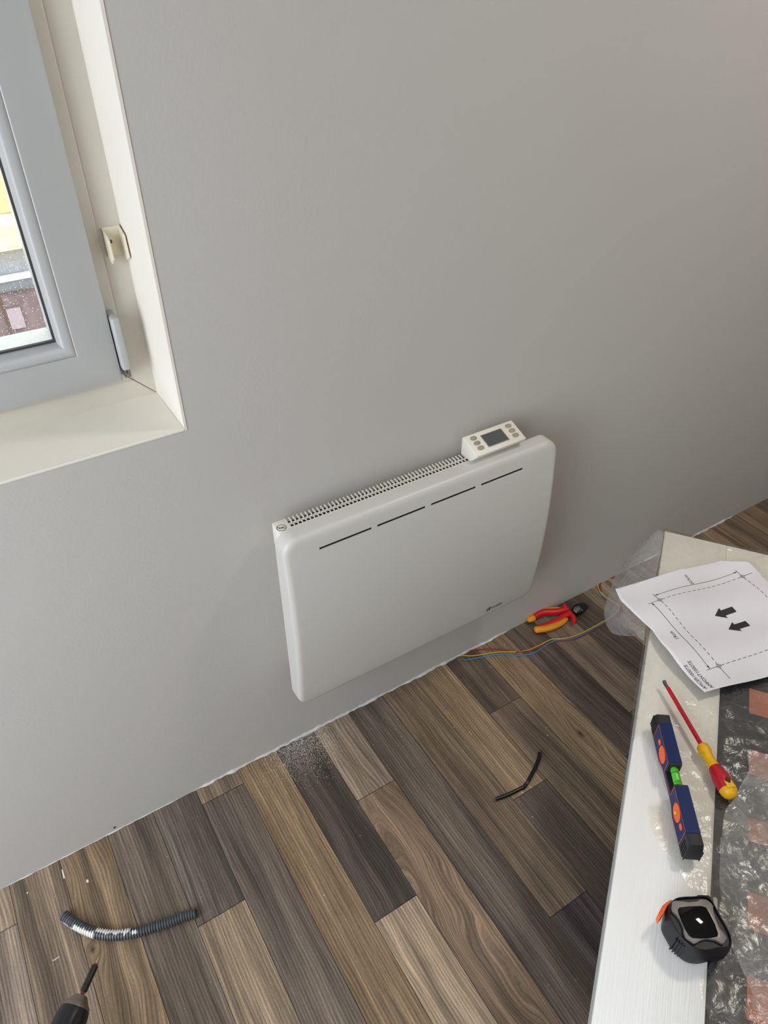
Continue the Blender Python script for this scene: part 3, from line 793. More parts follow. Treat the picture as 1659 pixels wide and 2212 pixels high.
for (a, b) in ((0, 0), (20.5, 0), (0, 19), (20.5, 19)):
    annulus(bm, a, b, 0, .38, .46, lambda x, y: sheet(x, y, LF), 20)
dash((0, 0), (20.5, 0)); dash((0, 0), (0, 19)); dash((20.5, 0), (20.5, 19)); dash((0, 19), (20.5, 19))
# crossing ticks at the holes
seg((-2.6, 0), (.9, 0)); seg((0, -2.3), (0, .9)); seg((20.5, -2.3), (20.5, .9)); seg((19.8, 0), (23, 0)); seg((-2.6, 19), (.9, 19)); seg((0, 18.3), (0, 22.3))
# dimension lines
seg((0, -1.7), (20.5, -1.7)); head((0, -1.7), (-1, 0)); head((20.5, -1.7), (1, 0))
seg((-1.9, 0), (-1.9, 19)); head((-1.9, 0), (0, -1)); head((-1.9, 19), (0, 1))
for (a, b) in (to_ab(1544, 1331), to_ab(1573, 1361)):
    poly([(a, b), (a + 2.0, b - 1.45), (a + 2.0, b - .75), (a + 4.6, b - .75), (a + 4.6, b + .75), (a + 2.0, b + .75), (a + 2.0, b + 1.45)])
def label(txt, a, b, size, sh=0):
    """text running against e2, its top towards -e1"""
    tb, w = text_bm(txt, size, lambda x, y: Vector((x, y, 0)), sh)
    for v in tb.verts: v.co = sheet(a - v.co.y, b - v.co.x, LF)
    merge(bm, tb)
a, b = to_ab(1499, 1264); label('20.5cm', a, b, 1.0)
a, b = to_ab(1466, 1386); label('19cm', a, b, 1.1)
a, b = to_ab(1527, 1492); label('AMCER1000TE', a - .1, b, .98, .1)
label('AMFONT1000TE', a + 1.1, b + .3, .98, .1)
ink = obj('printed_drawing', bm, INK, paper, 0)

# ------------------------------------------------------------ screwdriver
SDZ = TZ + .006
s0 = on_z(1433, 1474, SDZ + .010); s1 = on_z(1581, 1726, SDZ + .010)
L_sd = (s1 - s0).length; dsd = (s1 - s0).normalized()
print('screwdriver length', L_sd)
mw = Matrix((dsd, Vector((-dsd.y, dsd.x, 0)), Vector((0, 0, 1)))).transposed().to_4x4(); mw.translation = Vector((s0.x, s0.y, SDZ))
sd = thing('screwdriver', 'red and yellow insulated flat screwdriver lying beside the blue level', 'screwdriver', mw=mw)
def lp(name, bm, m, parent, smooth=40): o = obj(name, bm, m, None, smooth); o.parent = parent; return o
hs = (on_z(1514, 1612, SDZ + .01) - s0).length; K = L_sd
zA = .0135
bm = BM(); prism(bm, [(0, -.0028, zA - .0005), (.004, -.0028, zA - .0022), (.012, -.0024, zA - .0024), (.016, -.0022, zA - .0024), (.016, .0022, zA - .0024), (.012, .0024, zA - .0024), (.004, .0028, zA - .0022), (0, .0028, zA - .0005)], (0, 0, .003))
lp('blade_tip', bm, mat('dark_blade_steel', (66, 70, 74), rough=.35, metal=.8), sd)
bm = BM(); lathe(bm, [(.013, .0028), (.015, .0036), (.03, .0037), (hs * .8, .0037), (hs + .004, .0037)], 20, 'x', (0, 0, zA)); lp('insulated_shaft', bm, mat('red_insulation', (186, 14, 34), rough=.3), sd)
hd = K - hs
ysc = [(hs, .0070), (hs + .003, .0098), (hs + .10 * hd, .0105), (hs + .22 * hd, .0082), (hs + .36 * hd, .0078), (hs + .44 * hd, .0092)]
bm = BM(); lathe(bm, ysc, 28, 'x', (0, 0, zA), mod=lambda t, a: 1 + .02 * math.cos(3 * a)); lp('collar', bm, mat('yellow_grip', (232, 176, 12), rough=.4, noise_amt=.12, noise_scale=120), sd)
rs = [(hs + .43 * hd, .0094), (hs + .50 * hd, .0112), (hs + .62 * hd, .0132), (hs + .74 * hd, .0138), (hs + .84 * hd, .0132), (hs + .90 * hd, .0122)]
bm = BM(); lathe(bm, rs, 28, 'x', (0, 0, zA), mod=lambda t, a: 1 + .035 * math.cos(3 * a)); lp('handle', bm, mat('red_grip', (184, 16, 38), rough=.42, noise_amt=.2, noise_scale=150), sd)
bm = BM(); lathe(bm, [(hs + .84 * hd, .0136), (hs + .90 * hd, .0130), (hs + .95 * hd, .0112), (hs + .985 * hd, .0075), (hs + hd, .002)], 28, 'x', (0, 0, zA))
# tongue of yellow reaching up the handle around the hanging hole
prism(bm, [(hs + (.70 + .05 * (1 - math.cos(a))) * hd, .0055 * math.sin(a), zA + .0128) for a in [PI * k / 8 - PI / 2 + PI for k in range(9)][::-1]] + [(hs + .9 * hd, .0065, zA + .0128), (hs + .9 * hd, -.0065, zA + .0128)], (0, 0, .0020), .0006, 1)
cap_ = lp('end_cap', bm, mat('yellow_grip', (232, 176, 12)), sd)
bm = BM(); prism(bm, [(hs + .77 * hd + .0052 * math.cos(a), .0032 * math.sin(a), zA + .0146) for a in [2 * PI * k / 16 for k in range(16)]], (0, 0, .0006)); lp('hanging_hole', bm, mat('brown_hole', (70, 46, 12), rough=.8), cap_)

# ------------------------------------------------------------ spirit level
LH, LWD = .042, .0205; LZ = TZ + .006
q0 = on_z(1443, 1563, LZ + LH); q1 = on_z(1493, 1800, LZ + LH)
u0 = on_z(1436, 1551, LZ + LH); u1 = on_z(1506, 1822, LZ + LH)
q0 = (on_z(1425, 1562, LZ + LH) + on_z(1450, 1562, LZ + LH)) / 2; q1 = (on_z(1484, 1799, LZ + LH) + on_z(1513, 1799, LZ + LH)) / 2
dl = (q1 - q0).normalized(); wv = (on_z(1450, 1562, LZ + LH) - on_z(1425, 1562, LZ + LH)).length
print('level blue length', (q1 - q0).length, 'width', wv)
sl = Vector((-dl.y, dl.x, 0))        # to the left of travel
mw = Matrix((dl, sl, Vector((0, 0, 1)))).transposed().to_4x4(); mw.translation = Vector((q0.x, q0.y, LZ))
lev = thing('spirit_level', 'short dark blue spirit level with orange rings, black end caps and a green vial', 'spirit level', mw=mw)
BL = (q1 - q0).length
nz0 = (on_z(1457, 1647, LZ + LH) - q0).dot(dl); nz1 = (on_z(1469, 1698, LZ + LH) - q0).dot(dl)
left_is = 1 if (on_z(1415, 1620, LZ) - q0).dot(sl) > 0 else -1     # which side faces the camera
print('side', left_is, nz0, nz1, BL)
BLUE = mat('dark_blue_aluminium', (18, 38, 86), rough=.45, spec=.2, noise_amt=.1, noise_scale=60)
BLK = mat('black_rubber', (28, 29, 32), rough=.55, noise_amt=.2, noise_scale=80)
ORG = mat('orange_plastic', (232, 92, 28), rough=.45)
hw = LWD / 2
outline = [(0, 0), (.045, 0), (nz0 - .01, .008), (nz1 + .01, .008), (BL - .045, 0), (BL, 0), (BL, LH), (nz1, LH), (nz1, .017), (nz0, .017), (nz0, LH), (0, LH)]
bm = BM(); prism(bm, [(x, -hw, z) for x, z in outline], (0, 2 * hw, 0), .0006, 1); lp('body', bm, BLUE, lev, 30)
for s, xa in ((-1, 0), (1, BL)):
    o3 = [(xa, .001), (xa - s * .012 * 0, .001), (xa + s * .015, .001), (xa + s * .023, .010), (xa + s * .023, .030), (xa + s * .017, LH - .001), (xa, LH - .001)]
    o3 = [o3[0]] + o3[2:]
    bm = BM(); prism(bm, [(x, -hw - .0005, z) for x, z in o3], (0, 2 * hw + .001, 0), .0015, 2)
    for q in range(5):
        xx = xa + s * (.005 + q * .0042)
        for sd_ in (-1, 1): box(bm, xx - .0007, xx + .0007, sd_ * (hw + .0010) - .0007, sd_ * (hw + .0010) + .0007, .006, LH - .012)
    lp('end_cap', bm, BLK, lev, 30)
# vial in its seat
bm = BM(); box(bm, nz0, nz1, -hw + .0005, hw - .0005, .016, .019); box(bm, nz0 - .0002, nz0 + .003, -hw + .0004, hw - .0004, .018, LH - .001); box(bm, nz1 - .003, nz1 + .0002, -hw + .0004, hw - .0004, .018, LH - .001)
lp('vial_seat', bm, BLK, lev, 0)
bm = BM(); lathe(bm, [(nz0 + .003, .0052), (nz0 + .006, .0062), (nz1 - .006, .0062), (nz1 - .003, .0060)], 20, 'x', (0, 0, .030))
vial = lp('vial', bm, mat('green_vial_liquid', (84, 190, 52), rough=.12, noise_amt=.05), lev)
bm = BM(); mid_ = (nz0 + nz1) / 2
for xx in (mid_ - .008, mid_ + .008): lathe(bm, [(xx - .0004, .0064), (xx + .0004, .0064)], 20, 'x', (0, 0, .030))
lp('vial_marking', bm, mat('dark_green_line', (20, 70, 16), rough=.5), vial)
bm = BM(); lathe(bm, [(-.006, .001), (-.0045, .0028), (.0045, .0028), (.006, .001)], 12, 'x', (mid_, 0, .0338)); lp('bubble', bm, mat('pale_green_bubble', (150, 226, 110), rough=.1), vial)
for (u, v, r) in ((1431, 1630, .0140), (1462.5, 1755, .0140), (1425.5, 1603, .0050), (1471, 1786, .0050)):
    # centre on the side plane
    d_ = ray(u, v); n_ = sl * left_is; org = Vector((0, 0, H)); base_ = q0 + n_ * hw
    t = (base_ - org).dot(n_) / d_.dot(n_); p = org + d_ * t
    cx_ = (p - q0).dot(dl); cz_ = max(r + .003, min(LH - r - .003, p.z - LZ))
    bm = BM(); ysd = left_is * (hw - .001)
    N_ = 28; prof = [(r, 0), (r, .0018), (r - .0006, .0022), (r - .0018, .0022), (r - .0022, .0016), (.0005, .0014)]
    rings = [[bm.verts.new((cx_ + rr_ * math.cos(2 * PI * k / N_), ysd + left_is * hh_, cz_ + rr_ * math.sin(2 * PI * k / N_))) for k in range(N_)] for rr_, hh_ in prof]
    for A, B in zip(rings, rings[1:]):
        for k in range(N_): bm.faces.new((A[k], A[(k + 1) % N_], B[(k + 1) % N_], B[k]))
    bm.faces.new(rings[-1])
    o = lp('orange_ring', bm, ORG, lev, 40)
    if (u, v) == (1462.5, 1755):
        bm = BM(); lathe(bm, [(-.003, .0018), (.003, .0018)], 12, 'z', (cx_, ysd + left_is * .0028, cz_)); lp('plumb_vial', bm, mat('yellow_vial', (200, 190, 60), rough=.2), lev)
# thin orange outline printed on the side
bm = BM(); ysd = left_is * (hw + .0003)
def pl(p, q, w=.0004):
    p = Vector(p); q = Vector(q); d_ = (q - p).normalized(); n_ = Vector((-d_.y, d_.x)) * w
    bm.faces.new([bm.verts.new((a.x, ysd, a.y)) for a in (p - n_, q - n_, q + n_, p + n_)])
LP = [(.002, .003), (.002, LH - .0015), (nz0 - .001, LH - .0015), (nz0 - .001, .0145), (nz1 + .001, .0145), (nz1 + .001, LH - .0015), (BL - .002, LH - .0015), (BL - .002, .003), (BL - .044, .002), (nz1 + .01, .0098), (nz0 - .01, .0098), (.044, .002), (.002, .003)]
for a, b in zip(LP, LP[1:]): pl(a, b)
lp('orange_outline', bm, ORG, lev, 0)

# ------------------------------------------------------------ tape measure
TMZ = TZ + .004; TMH = .046
def zp(x, y, sc_=.2465, ox=1250, oy=1850): return (ox + x * sc_, oy + y * sc_)
def tm(pts, z): return [on_z(*zp(*p), z) for p in pts]
rim = [(800, 470), (815, 400), (880, 358), (1000, 350), (1110, 345), (1165, 380), (1225, 490), (1290, 600), (1335, 700), (1338, 775), (1310, 795), (1225, 800), (1120, 822), (1010, 800), (900, 705), (840, 610), (800, 530)]
zt_ = TMZ + TMH
rim3 = spline(tm(rim, zt_), 3, True)
cen = sum(rim3, Vector()) / len(rim3)
tmo = thing('tape_measure', 'chunky black rubber-cased tape measure with silver face standing on the white table edge', 'tape measure', (cen.x, cen.y, TMZ))
tinv = Matrix.Translation((-cen.x, -cen.y, -TMZ))
def tmp(name, bm, m, parent=None, smooth=40):
    o = obj(name, bm, m, None, smooth)
    if parent is None: o.parent = tmo; o.matrix_parent_inverse = tinv
    else: o.parent = parent
    return o
def off_pts(pts, k, z): return [Vector((cen.x + (p.x - cen.x) * k, cen.y + (p.y - cen.y) * k, z)) for p in pts]
RUB = mat('navy_black_rubber', (12, 13, 21), rough=.5, noise_amt=.15, noise_scale=90, bump=.15)
bm = BM(); lays = [off_pts(rim3, .96, TMZ), off_pts(rim3, 1.02, TMZ + .003), off_pts(rim3, 1.05, TMZ + .012), off_pts(rim3, 1.055, TMZ + .024), off_pts(rim3, 1.045, TMZ + .036), off_pts(rim3, 1.02, zt_ - .002), off_pts(rim3, 1.0, zt_), off_pts(rim3, .97, zt_ - .0005), off_pts(rim3, .95, zt_ - .004), off_pts(rim3, .3, zt_ - .004)]
rg = [[bm.verts.new(p) for p in l] for l in lays]
for A, B in zip(rg, rg[1:]):
    n = len(A)
    for k in range(n): bm.faces.new((A[k], A[(k + 1) % n], B[(k + 1) % n], B[k]))
bm.faces.new(rg[0][::-1]); bm.faces.new(rg[-1])
tmp('case', bm, RUB)
# ribs on the side
bm = BM()
for (x, y) in ((870, 700), (893, 722), (916, 743), (938, 760)):
    p = tm([(x, y)], zt_)[0]; d_ = (p - cen); d_.z = 0; d_.normalize(); c = cen + d_ * ((p - cen).length * 1.022); t_ = Vector((-d_.y, d_.x, 0)) * .0009
    prism(bm, [Vector((c.x, c.y, TMZ + .006)) - t_ - d_ * .003, Vector((c.x, c.y, TMZ + .006)) + t_ - d_ * .003, Vector((c.x, c.y, TMZ + .006)) + t_ + d_ * .0008, Vector((c.x, c.y, TMZ + .006)) - t_ + d_ * .0008], (0, 0, .032), .0003, 1)
tmp('grip_rib', bm, RUB)
face = [(803, 470), (808, 415), (835, 400), (900, 408), (960, 415), (1030, 408), (1055, 390), (1110, 392), (1150, 420), (1170, 450), (1172, 500), (1190, 560), (1225, 640), (1285, 715), (1290, 735), (1262, 778), (1240, 775), (1190, 745), (1110, 735), (1060, 750), (1020, 775), (1000, 778), (930, 730), (912, 690), (908, 635), (880, 570), (850, 530), (812, 495)]
bm = BM(); prism(bm, tm(face, zt_ - .0045), (0, 0, .0055), .0008, 2); SIL = mat('brushed_silver_plastic', (150, 146, 142), rough=.3, metal=.7)
fp = tmp('face_plate', bm, SIL)
glass = [(868, 468), (880, 450), (960, 440), (1070, 436), (1115, 450), (1145, 500), (1195, 600), (1222, 680), (1215, 705), (1150, 718), (1060, 722), (1000, 718), (965, 698), (930, 640), (895, 560), (872, 500)]
bm = BM(); prism(bm, tm(glass, zt_ + .0005), (0, 0, .0016), .0007, 2)
gw = tmp('black_window', bm, mat('glossy_black', (4, 4, 5), rough=.05, noise_amt=0, spec=.35)); 
orp = [(815, 375), (770, 400), (735, 430), (702, 498), (716, 535), (745, 505), (780, 430), (820, 392)]
bm = BM(); prism(bm, tm(orp, zt_ - .006), (0, 0, -.020), .001, 2); tmp('lock_button', bm, ORG)
hk = [(1170, 350), (1205, 352), (1222, 372), (1225, 470), (1208, 480), (1180, 430)]
bm = BM(); prism(bm, tm(hk, TMZ + .020), (0, 0, -.016), .001, 1); tmp('belt_clip', bm, mat('smoky_grey_plastic', (92, 92, 88), rough=.3))
bm = BM(); prism(bm, tm([(1020, 350), (1050, 335), (1140, 338), (1165, 365), (1165, 385), (1110, 362), (1040, 362)], zt_ - .004), (0, 0, -.030), .001, 2); tmp('nose_bumper', bm, RUB)

# ------------------------------------------------------------ diagonal cutting pliers on the floor
def fz(x, y, z=.0, sc_=220 / 1659, ox=1120, oy=1220): return on_z(ox + x * sc_, oy + y * sc_, z)
hz = .013
pc = fz(900, 760, 0)
pli = thing('cutting_pliers', 'red and orange-yellow handled diagonal cutting pliers lying on the floor by the wall', 'pliers', (pc.x, pc.y, 0))
pinv = Matrix.Translation((-pc.x, -pc.y, 0))
def pp(name, bm, m, parent=None, smooth=45):
    o = obj(name, bm, m, None, smooth)
    if parent is None: o.parent = pli; o.matrix_parent_inverse = pinv
    else: o.parent = parent
    return o
RED = mat('red_handle_sleeve', (196, 18, 26), rough=.38); YEL = mat('amber_soft_grip', (218, 140, 22), rough=.5, noise_amt=.08, bump=.3)
def tube(pts, rads, z=hz, flat=.85, seg=18, n=6):
    bm = BM(); P_ = spline([fz(x, y, z) for x, y in pts], n); R_ = []
    for i in range(len(rads) - 1):
        for k in range(n): R_.append(rads[i] + (rads[i + 1] - rads[i]) * k / n)
    R_.append(rads[-1]); sweep(bm, P_, R_, seg, True, flat); return bm
up = [(235, 868), (330, 800), (450, 770), (600, 765), (720, 740), (800, 715)]
h1 = pp('handle', tube(up, [.0075, .0098, .0098, .0090, .0088, .0080]), RED)
pp('grip_tip', tube([(150, 900), (175, 890), (205, 878), (248, 862)], [.0060, .0092, .0102, .0098]), YEL, h1)
pp('grip_strip', tube([(240, 800), (320, 745), (450, 715), (580, 705), (680, 698)], [.003, .0048, .0040, .0034, .0015], z=hz - .001), YEL, h1)
pp('guard', tube([(745, 640), (755, 690), (785, 720)], [.0035, .0060, .0050], z=hz + .004, flat=1.3), RED, h1)
lo = [(330, 1020), (430, 1000), (560, 950), (680, 880), (780, 820), (850, 780)]
h2 = pp('handle', tube(lo, [.0070, .0088, .0092, .0090, .0092, .0080]), RED)
pp('grip_strip', tube([(262, 1060), (300, 1055), (440, 1040), (580, 1000), (700, 945), (770, 895), (800, 878)], [.0060, .0098, .0092, .0088, .0080, .0062, .0030], z=hz + .001), YEL, h2)
pp('guard', tube([(830, 780), (880, 840), (905, 900), (890, 950)], [.0050, .0068, .0062, .0040], z=hz + .001, flat=1.2), RED, h2)
bm = BM(); prism(bm, [fz(x, y, .007) for x, y in ((865, 735), (905, 690), (975, 662), (1040, 660), (1095, 680), (1125, 712), (1105, 748), (1060, 785), (1000, 815), (935, 828), (900, 800))], (0, 0, .011), .002, 2)
jw = pp('jaw', bm, mat('black_steel', (24, 24, 26), rough=.38, metal=.3))
bm = BM(); prism(bm, [fz(x, y, .018) for x, y in ((885, 745), (905, 700), (950, 682), (985, 672), (1010, 705), (1005, 745), (965, 760), (945, 790), (910, 775))], (0, 0, .0022), .0006, 1)
pp('pivot_plate', bm, mat('satin_steel', (132, 136, 132), rough=.4, metal=.8), jw)
bm = BM(); prism(bm, [fz(x, y, .0181) for x, y in ((1020, 718), (1028, 716), (1048, 752), (1038, 758))], (0, 0, .0008)); pp('cutting_edge', bm, mat('bright_steel', (190, 190, 186), rough=.3, metal=.9), jw, 0)

# ------------------------------------------------------------ wires
def w6(x, y, z=.0025): return on_z(940 + x * .27727, 1180 + y * .27727, z)
def wire(pts, col, name, label, lifts=None, r=.0014):
    P_ = spline([w6(x, y, .0020 + (l if lifts else 0)) for (x, y), l in zip(pts, lifts or [0] * len(pts))], 8)
    bm = BM(); sweep(bm, P_, r, 10); o = obj(name, bm, mat(name + '_pvc_' + label.split()[0], col, rough=.35, noise_amt=.03), None, 60); return tag(o, label, 'wire', 'three loose wires on the floor')
wire([(225, 885), (320, 872), (500, 840), (640, 850), (760, 835), (850, 780), (930, 735), (1040, 722), (1120, 700), (1250, 630), (1345, 578), (1420, 520), (1430, 470), (1370, 430), (1310, 390), (1278, 340), (1275, 290), (1310, 250), (1400, 232)], (40, 132, 190), 'electrical_wire', 'blue electrical wire, nearest the camera of the three by the wall', [0] * 6 + [.001] * 13)
wire([(168, 842), (240, 852), (320, 850), (480, 825), (600, 822), (700, 815), (800, 778), (900, 728), (1000, 718), (1110, 690), (1245, 622), (1340, 568), (1425, 505), (1425, 460), (1360, 415), (1300, 370), (1270, 320), (1275, 275), (1320, 240), (1400, 222)], (206, 172, 30), 'electrical_wire', 'yellow electrical wire, middle of the three by the wall', [0] * 7 + [.002] * 13)
wire([(218, 810), (290, 812), (420, 802), (540, 808), (650, 822), (760, 806), (860, 765), (950, 742), (1060, 728), (1130, 708), (1255, 640), (1350, 590), (1440, 530), (1440, 480), (1375, 440), (1310, 400), (1290, 340), (1290, 290), (1330, 255), (1400, 240)], (150, 44, 34), 'electrical_wire', 'brown-red electrical wire, closest to the wall of the three', [0] * 20)
for nm, (u, v), (u2, v2), col, lb in (('wire_offcut', (960, 1532), (968, 1530), (40, 120, 170), 'tiny blue wire offcut on the plank under the heater'), ('wire_offcut', (963, 1543), (971, 1538), (170, 150, 40), 'tiny yellow wire offcut on the plank beside the blue one')):
    bm = BM(); sweep(bm, [on_z(u, v, .0015), on_z(u2, v2, .0015)], .0013, 8); tag(obj(nm, bm, mat('offcut_' + lb[5:9], col), None, 40), lb, 'wire')

# ------------------------------------------------------------ black cable scrap
def w5(x, y, z): return on_z(1020 + x * 200 / 1659, 1580 + y * 200 / 1659, z)
P_ = spline([w5(x, y, .0048) for x, y in ((1210, 385), (1195, 480), (1150, 600), (1100, 710), (1040, 820), (985, 920), (920, 1000), (850, 1035), (720, 1100), (580, 1160), (430, 1215))], 6)
cbl = thing('cable_scrap', 'short bent black cable offcut lying on the floor between planks and table', 'cable', (P_[30].x, P_[30].y, 0))
cin = Matrix.Translation((-P_[30].x, -P_[30].y, 0))
bm = BM(); sweep(bm, P_, .0042, 14); o = obj('sheath', bm, mat('glossy_black_sheath', (14, 14, 15), rough=.28), None, 60); o.parent = cbl; o.matrix_parent_inverse = cin
bm = BM()
for dv in (-.0012, .0012): sweep(bm, [w5(432, 1214, .0048) + Vector((0, 0, dv)), w5(378, 1238, .0040) + Vector((0, 0, dv * 2))], .0010, 6)
o = obj('copper_core', bm, mat('copper', (208, 130, 96), rough=.35, metal=.9), None, 60); o.parent = cbl; o.matrix_parent_inverse = cin
bm = BM(); pq = [P_[k] for k in range(29, 33)]; sweep(bm, pq, .0045, 14); o = obj('tape_wrap', bm, mat('grey_tape', (70, 70, 68), rough=.3), None, 60); o.parent = cbl; o.matrix_parent_inverse = cin

# ------------------------------------------------------------ corrugated conduit
def w2_(x, y, z): return on_z(x * .3014, 1850 + y * .3014, z)
CR = .0098
cp = spline([w2_(x, y, CR) for x, y in ((452, 420), (520, 470), (610, 520), (700, 552), (790, 565), (880, 562), (980, 545), (1080, 515), (1190, 480), (1300, 438), (1400, 408))], 60)
# resample evenly
acc = [0]
for a, b in zip(cp, cp[1:]): acc.append(acc[-1] + (b - a).length)
tot = acc[-1]; print('conduit length', tot)
NR = 54; per_ = tot / NR; path = []; rad = []; par = []
j = 0; steps = NR * 6
for i in range(steps + 1):
    s = tot * i / steps
    while j < len(acc) - 2 and acc[j + 1] < s: j += 1
    t = (s - acc[j]) / max(1e-9, acc[j + 1] - acc[j]); path.append(cp[j].lerp(cp[j + 1], t)); par.append(s / tot)
    ph = (s / per_) % 1.0; rad.append(CR - (.0026 if ph < .4 else 0) )
bm = BM(); ca = bm.loops.layers.float_color.new('paint')
rings = sweep(bm, path, rad, 28, False)
idx = {}
for i, r_ in enumerate(rings):
    for k, v in enumerate(r_): idx[v] = (par[i], k / 28 * 360, rad[i])
def painted(t, a, rr_):
    # a: 0 = side away, 90 = top; patches of white paint
    n = noise.noise(Vector((t * 30, a * .02, 1))) * 22
    if rr_ < CR - .0005: n -= 10
    if .0 < t < .13: return 150 - t * 200 + n < 1e3 and (abs(a - SIDEA(205)) < 34 + n)
    if .08 < t < .30: return abs(a - SIDEA(155)) < 50 + n
    if .30 < t < .55: return abs(a - SIDEA(62)) < 36 + n * (1 if t < .5 else 2)
    if .55 < t < .60: return abs(a - SIDEA(110)) < 20 + n
    return False
SGN = 1
def SIDEA(a): return a
for f in bm.faces:
    for l in f.loops:
        t, a, rr_ = idx[l.vert]; a2 = (360 - a) % 360 if SGN < 0 else a
        # angle measured from the far side over the top to the near side
        l[ca] = (1, 1, 1, 1) if painted(t, (180 - a2) % 360, rr_) else (0, 0, 0, 1)
# torn right end and open left end
for v in rings[-1]: v.co += (path[-1] - path[-2]).normalized() * random.uniform(-.001, .006)
M_ = mat('grey_corrugated_conduit', (84, 88, 92), rough=.42, noise_amt=.08)
nt = M_.node_tree; at = nt.nodes.new('ShaderNodeAttribute'); at.attribute_name = 'paint'; mx = nt.nodes.new('ShaderNodeMix'); mx.data_type = 'RGBA'
bs = nt.nodes['Principled BSDF']; src = bs.inputs['Base Color'].links[0].from_socket
nt.links.new(at.outputs['Fac'], mx.inputs[0]); nt.links.new(src, mx.inputs[6]); mx.inputs[7].default_value = (.85, .85, .82, 1); nt.links.new(mx.outputs[2], bs.inputs['Base Color'])
o = obj('corrugated_conduit', bm, M_, None, 50); tag(o, 'grey corrugated conduit piece spattered with white paint on the wooden floor', 'conduit')
md = o.modifiers.new('s', 'SOLIDIFY'); md.thickness = .0012; md.offset = -1

# ------------------------------------------------------------ cordless drill standing on its battery
DZ = .200
tip = on_z(214, 2067, DZ); chk = on_z(163, 2180, DZ)
dd = (chk - tip).normalized(); L1 = (chk - tip).length
def along(u, v): return (on_z(u, v, DZ) - tip).dot(dd)
print('drill', tip, dd, 'stations', along(206, 2083), along(178, 2140), along(175, 2147), along(165, 2160), along(155, 2185))
mw = Matrix((dd, Vector((-dd.y, dd.x, 0)), Vector((0, 0, 1)))).transposed().to_4x4(); mw.translation = (tip.x, tip.y, 0)
dr = thing('cordless_drill', 'black cordless drill with a slim screwdriver bit in its steel-tipped chuck', 'drill', mw=mw)
a1 = along(206, 2086); a2 = along(177, 2141); a3 = along(168, 2149); a4 = along(156, 2168)
STL = mat('chuck_steel', (150, 142, 132), rough=.3, metal=.95); RB = mat('bit_red_ring', (140, 40, 36), rough=.4)
bm = BM(); lathe(bm, [(0, .0005), (.004, .0012), (.010, .0022), (a1, .0024)], 12, 'x', (0, 0, DZ)); lp('bit', bm, mat('bright_bit', (214, 196, 176), rough=.25, metal=.9), dr)
bm = BM(); lathe(bm, [(a1 - .003, .0030), (a1, .0032), (a1 + .002, .0032)], 14, 'x', (0, 0, DZ)); lp('red_ring', bm, RB, dr)
bm = BM(); lathe(bm, [(a2 - .001, .0030), (a3 + .004, .0032)], 14, 'x', (0, 0, DZ)); lp('red_ring', bm, RB, dr)
bm = BM(); lathe(bm, [(a1, .0048), (a1 + .001, .0052), (a2 - .001, .0052), (a2, .0048)], 20, 'x', (0, 0, DZ)); lp('bit_sleeve', bm, mat('black_sleeve', (26, 27, 28), rough=.4), dr)
bm = BM(); lathe(bm, [(a3, .0060), (a3 + .0005, .0100), (a3 + .010, .0165), (a3 + .0135, .0200), (a3 + .018, .0205)], 36, 'x', (0, 0, DZ)); lp('chuck_nose', bm, STL, dr)
bm = BM(); c0 = a3 + .0165
lathe(bm, [(c0, .0188), (c0 + .0008, .0208), (c0 + .006, .0222), (c0 + .014, .0232), (c0 + .036, .0242), (c0 + .038, .0236)], 48, 'x', (0, 0, DZ), mod=lambda t, a: 1 - (.045 if (c0 + .008 < t < c0 + .037 and (a * 8 / (2 * PI)) % 1 < .18) else 0))
lp('chuck_sleeve', bm, mat('black_chuck', (24, 25, 27), rough=.38), dr)
bm = BM(); lathe(bm, [(c0 + .038, .0225), (c0 + .040, .0270), (c0 + .062, .0285), (c0 + .064, .0275)], 48, 'x', (0, 0, DZ), mod=lambda t, a: 1 + .012 * math.cos(24 * a)); lp('torque_collar', bm, mat('black_chuck', (24, 25, 27)), dr)
bm = BM(); b0 = c0 + .064
lathe(bm, [(b0, .0250), (b0 + .01, .0300), (b0 + .06, .0310), (b0 + .10, .0300), (b0 + .115, .0240), (b0 + .118, .010)], 32, 'x', (0, 0, DZ)); lp('motor_housing', bm, RUB, dr)
bm = BM()
hp = [Vector((b0 + .060, 0, DZ - .020)), Vector((b0 + .064, 0, DZ - .06)), Vector((b0 + .070, 0, DZ - .10)), Vector((b0 + .072, 0, .055))]
n0 = [(.026, .019), (.022, .017), (.020, .016), (.024, .020)]; rr2 = []
for c, (ra, rb) in zip(hp, n0): rr2.append([bm.verts.new(c + Vector((ra * math.cos(2 * PI * k / 20), rb * math.sin(2 * PI * k / 20), 0))) for k in range(20)])
for A, B in zip(rr2, rr2[1:]):
    for k in range(20): bm.faces.new((A[k], A[(k + 1) % 20], B[(k + 1) % 20], B[k]))
bm.faces.new(rr2[0]); bm.faces.new(rr2[-1]); lp('grip', bm, RUB, dr)
bm = BM(); box(bm, b0 + .020, b0 + .130, -.036, .036, 0, .055, .006, 3); lp('battery', bm, mat('black_chuck', (24, 25, 27)), dr)
bm = BM(); box(bm, b0 + .030, b0 + .042, -.007, .007, DZ - .055, DZ - .028, .004, 2); lp('trigger', bm, RB, dr)

